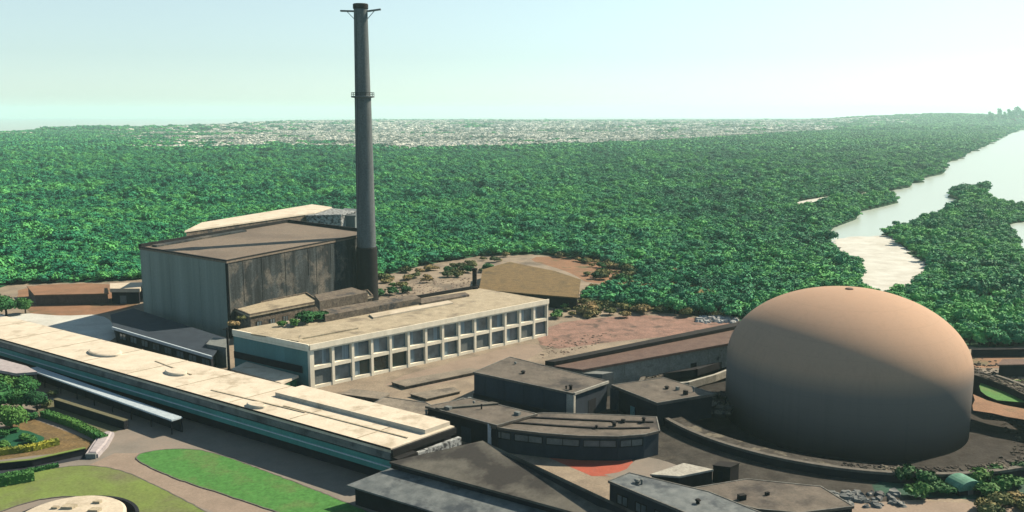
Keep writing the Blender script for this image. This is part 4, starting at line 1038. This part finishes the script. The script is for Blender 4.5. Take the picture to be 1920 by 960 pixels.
SD = [crown_mesh('foliage', M['leaf_dry'], 1.6, 1.5, 380, .24, 5, .78, 160 + i, 0) for i in range(3)]
def shrub(px, py, s_, dry, label, group=None, z=0):
    me = (SD if dry else SC)[random.randrange(3)]
    o = bpy.data.objects.new('shrub', me); col.objects.link(o); o.location = G(px, py, z); o.scale = (s_ * random.uniform(.9, 1.3), s_ * random.uniform(.8, 1.1), s_ * random.uniform(.7, 1.1))
    o.rotation_euler = (0, 0, random.uniform(0, 6.28)); return tag(o, label, 'shrub', group)
for px, py, s_ in ((75, 748, 1.0), (88, 762, 1.1), (98, 744, .8), (62, 785, .9)):
    shrub(px, py, s_, 1 if px > 85 else 0, 'leafy shrub at the corner where the dark garden wall meets the tree clump', 'shrubs at the garden wall corner')
rs = random.Random(21)
zones = [(((1095, 512), (1200, 505), (1300, 520), (1420, 590), (1330, 600), (1200, 590), (1100, 562)), 75, 1.5, 'olive dry scrub bush on the slope between red earth and the forest', 'scrub bushes between the red earth and the forest'),
         (((1035, 565), (1190, 572), (1200, 595), (1040, 600)), 34, 1.3, 'brownish scrub bush on the pink earth right of the office end', 'scrub bushes on the pink earth'),
         (((705, 515), (800, 500), (950, 480), (950, 498), (880, 520), (720, 545)), 44, 1.2, 'olive scrub bush on rough ground between the stack and the ochre shed', 'scrub bushes behind the office roof'),
         (((985, 474), (1120, 480), (1215, 512), (1190, 540), (1130, 536), (1150, 512), (1060, 486)), 60, 1.2, 'olive scrub bush along the rim of the red earth behind the ochre shed', 'scrub bushes round the red earth behind the ochre shed')]
for pp, n_, s_, lb, gp in zones:
    for p in in_px_poly(pp, n_):
        px, py = to_px(p.x, p.y, 0); shrub(px, py, s_ * random.uniform(.7, 1.4), random.random() < .75, lb, gp)
for px, py in ((1700, 905), (1740, 915), (1770, 925), (1840, 905), (1870, 895), (1895, 910), (1915, 890), (1850, 930), (1720, 935), (1880, 925)):
    shrub(px, py, 1.5, False, 'dark green shrub below the pit rim around the tiny green hut', 'shrubs around the green hut')
for px, py in ((1845, 955), (1875, 950), (1905, 945), (1925, 958), (1860, 972)):
    shrub(px, py, 1.3, True, 'olive shrub at the bottom right corner', 'shrubs at the bottom right corner')
for px, py, s_ in ((575, 606, 1.8), (592, 602, 1.9), (550, 612, 1.0), (530, 612, .8)):
    shrub(px, py, s_, False, 'green bush growing on the tan office roof against the low roof wall', 'bushes on the office roof', ZO)
for px, py, s_ in ((690, 552, 1.9), (712, 556, 2.0), (738, 553, 1.6), (675, 556, 1.5), (760, 549, 1.3)):
    shrub(px, py, s_, False, 'dark bush at the foot of the dark stair shaft behind the office', 'bushes behind the office')
for px, py, s_ in ((440, 612, 1.0), (455, 600, .8)):
    shrub(px, py, s_, True, 'small dry bush at the corner of the tan masonry store', 'bushes by the masonry store', 7.5)
# trimmed hedges
def hedge(label, wd, ht, mt, *pp):
    P = [G(x, y, 0) for x, y in pp]; b_ = MB(); r = random
    for i in range(len(P) - 1):
        u_, n_, L_ = edge(P[i], P[i + 1]); b_.bar(P[i] + Vector((0, 0, ht * .47)), P[i + 1] + Vector((0, 0, ht * .47)), wd * .85, ht * .9)
        for k in range(int(L_ * 60)):
            a = r.random(); s_ = r.uniform(-.5, .5) * wd; z = r.uniform(.1, 1) * ht
            if r.random() < .6: z = ht * r.uniform(.9, 1.05)
            else: s_ = math.copysign(wd * .5, s_) * r.uniform(.85, 1.05)
            p = P[i] + u_ * (L_ * a) + n_ * s_ + Vector((0, 0, z)); d = Vector((r.uniform(-1, 1), r.uniform(-1, 1), r.uniform(0, 1.4))).normalized()
            t_ = d.cross(Vector((r.uniform(-1, 1), r.uniform(-1, 1), r.uniform(-1, 1)))).normalized(); b2 = d.cross(t_); q_ = r.uniform(.1, .24)
            b_.add([p - t_ * q_, p - b2 * q_ * .7, p + t_ * q_, p + b2 * q_ * .7], [(0, 1, 2, 3)])
    return tag(b_.build('hedge', mt), label, 'hedge')
hedge('dark green trimmed hedge between the two olive fields', 1.6, 1.3, M['leaf_near'], (82, 781), (140, 800), (196, 829))
hedge('yellow green trimmed hedge beside the planting bed at the left edge', 1.4, 1.1, M['leaf_yellow'], (-40, 858), (60, 845), (110, 833))
hedge('dark green short hedge at the left edge on the dry lawn', 2.0, 1.7, M['leaf_near'], (-40, 918), (20, 908), (65, 900))
hedge('green clipped hedge along the near side of the dark lane', 1.0, .7, M['leaf_near'], (-40, 905), (40, 890), (110, 876))
for px, py in ((5, 820), (25, 812), (45, 825), (10, 838), (60, 830)):
    shrub(px, py, .8, False, 'low shrub in the dark planting bed at the left edge', 'shrubs in the planting bed')
# loose ground
rocks('white_rocks', in_px_poly(((1306, 596), (1340, 590), (1386, 595), (1380, 606), (1310, 607)), 60), 1.3, M['white_rock'], 'heap of white rocks at the end of the pink earth beside the dome', 'rocks', 'thing')
rocks('rubble', in_px_poly(((1030, 640), (1150, 620), (1160, 632), (1060, 665), (1010, 672)), 150), .45, M['pink_rubble'], flat=.4)
rocks('rubble', in_px_poly(((1240, 740), (1370, 735), (1372, 775), (1250, 775)), 160), .8, M['rubble'])
rocks('rubble', in_px_poly(((1540, 925), (1680, 925), (1700, 950), (1560, 955)), 70), .9, M['metal_roof'])
rocks('rubble', in_px_poly(((720, 530), (880, 520), (890, 540), (720, 560)), 260), .5, M['pink_rubble'], flat=.4)
gs('earth_patch', .036, M['path'], (700, 720), (900, 665), (1010, 640), (1020, 664), (900, 705), (780, 730), sm=1, amp=.4)
# walls at the right edge
b_ = MB(); b_.bar(G(1822, 662, 1.0), G(2050, 660, 1.0), .6, 2.0); tag(b_.build('boundary_wall', M['dark_wall']), 'dark long boundary wall right of the dome below the forest', 'wall')
t, r_ = flat_building('far_shed', 'low dark shed with brown roof at the right edge beyond the dome', 'shed', PX(3, (1870, 684), (2000, 682), (2000, 672), (1880, 673)), 3, M['dark_wall'], M['rust'], ov=.3, rt=.3)
hz = jag(PX(0, (1826, 740), (1880, 760), (1990, 778), (1990, 800), (1826, 770)), .5, 3)
sheet('bare_earth', hz, .04, M['terracotta'])

# ------------------------------------------------------------------ air
hb = MB(); q = [Vector((-9100, -120, 0)), Vector((9100, -120, 0)), Vector((9100, 12100, 0)), Vector((-9100, 12100, 0))]
hb.slab(q, -6, 135)
m = bpy.data.materials.new('haze_air'); m.use_nodes = True; n = m.node_tree.nodes; n.remove(n['Principled BSDF'])
pv = n.new('ShaderNodeVolumePrincipled'); pv.inputs['Color'].default_value = (.46, .78, .88, 1); pv.inputs['Density'].default_value = 0.9e-4; pv.inputs['Anisotropy'].default_value = .2
m.node_tree.links.new(pv.outputs[0], n['Material Output'].inputs['Volume'])
ho = hb.build('haze', m); ho['kind'] = 'stuff'; ho['label'] = 'thin pale haze in the air over the whole plain'
print('trees', len(Pn), 'far', int(kg.sum()), int(kp.sum()), 'ztop', ztop)
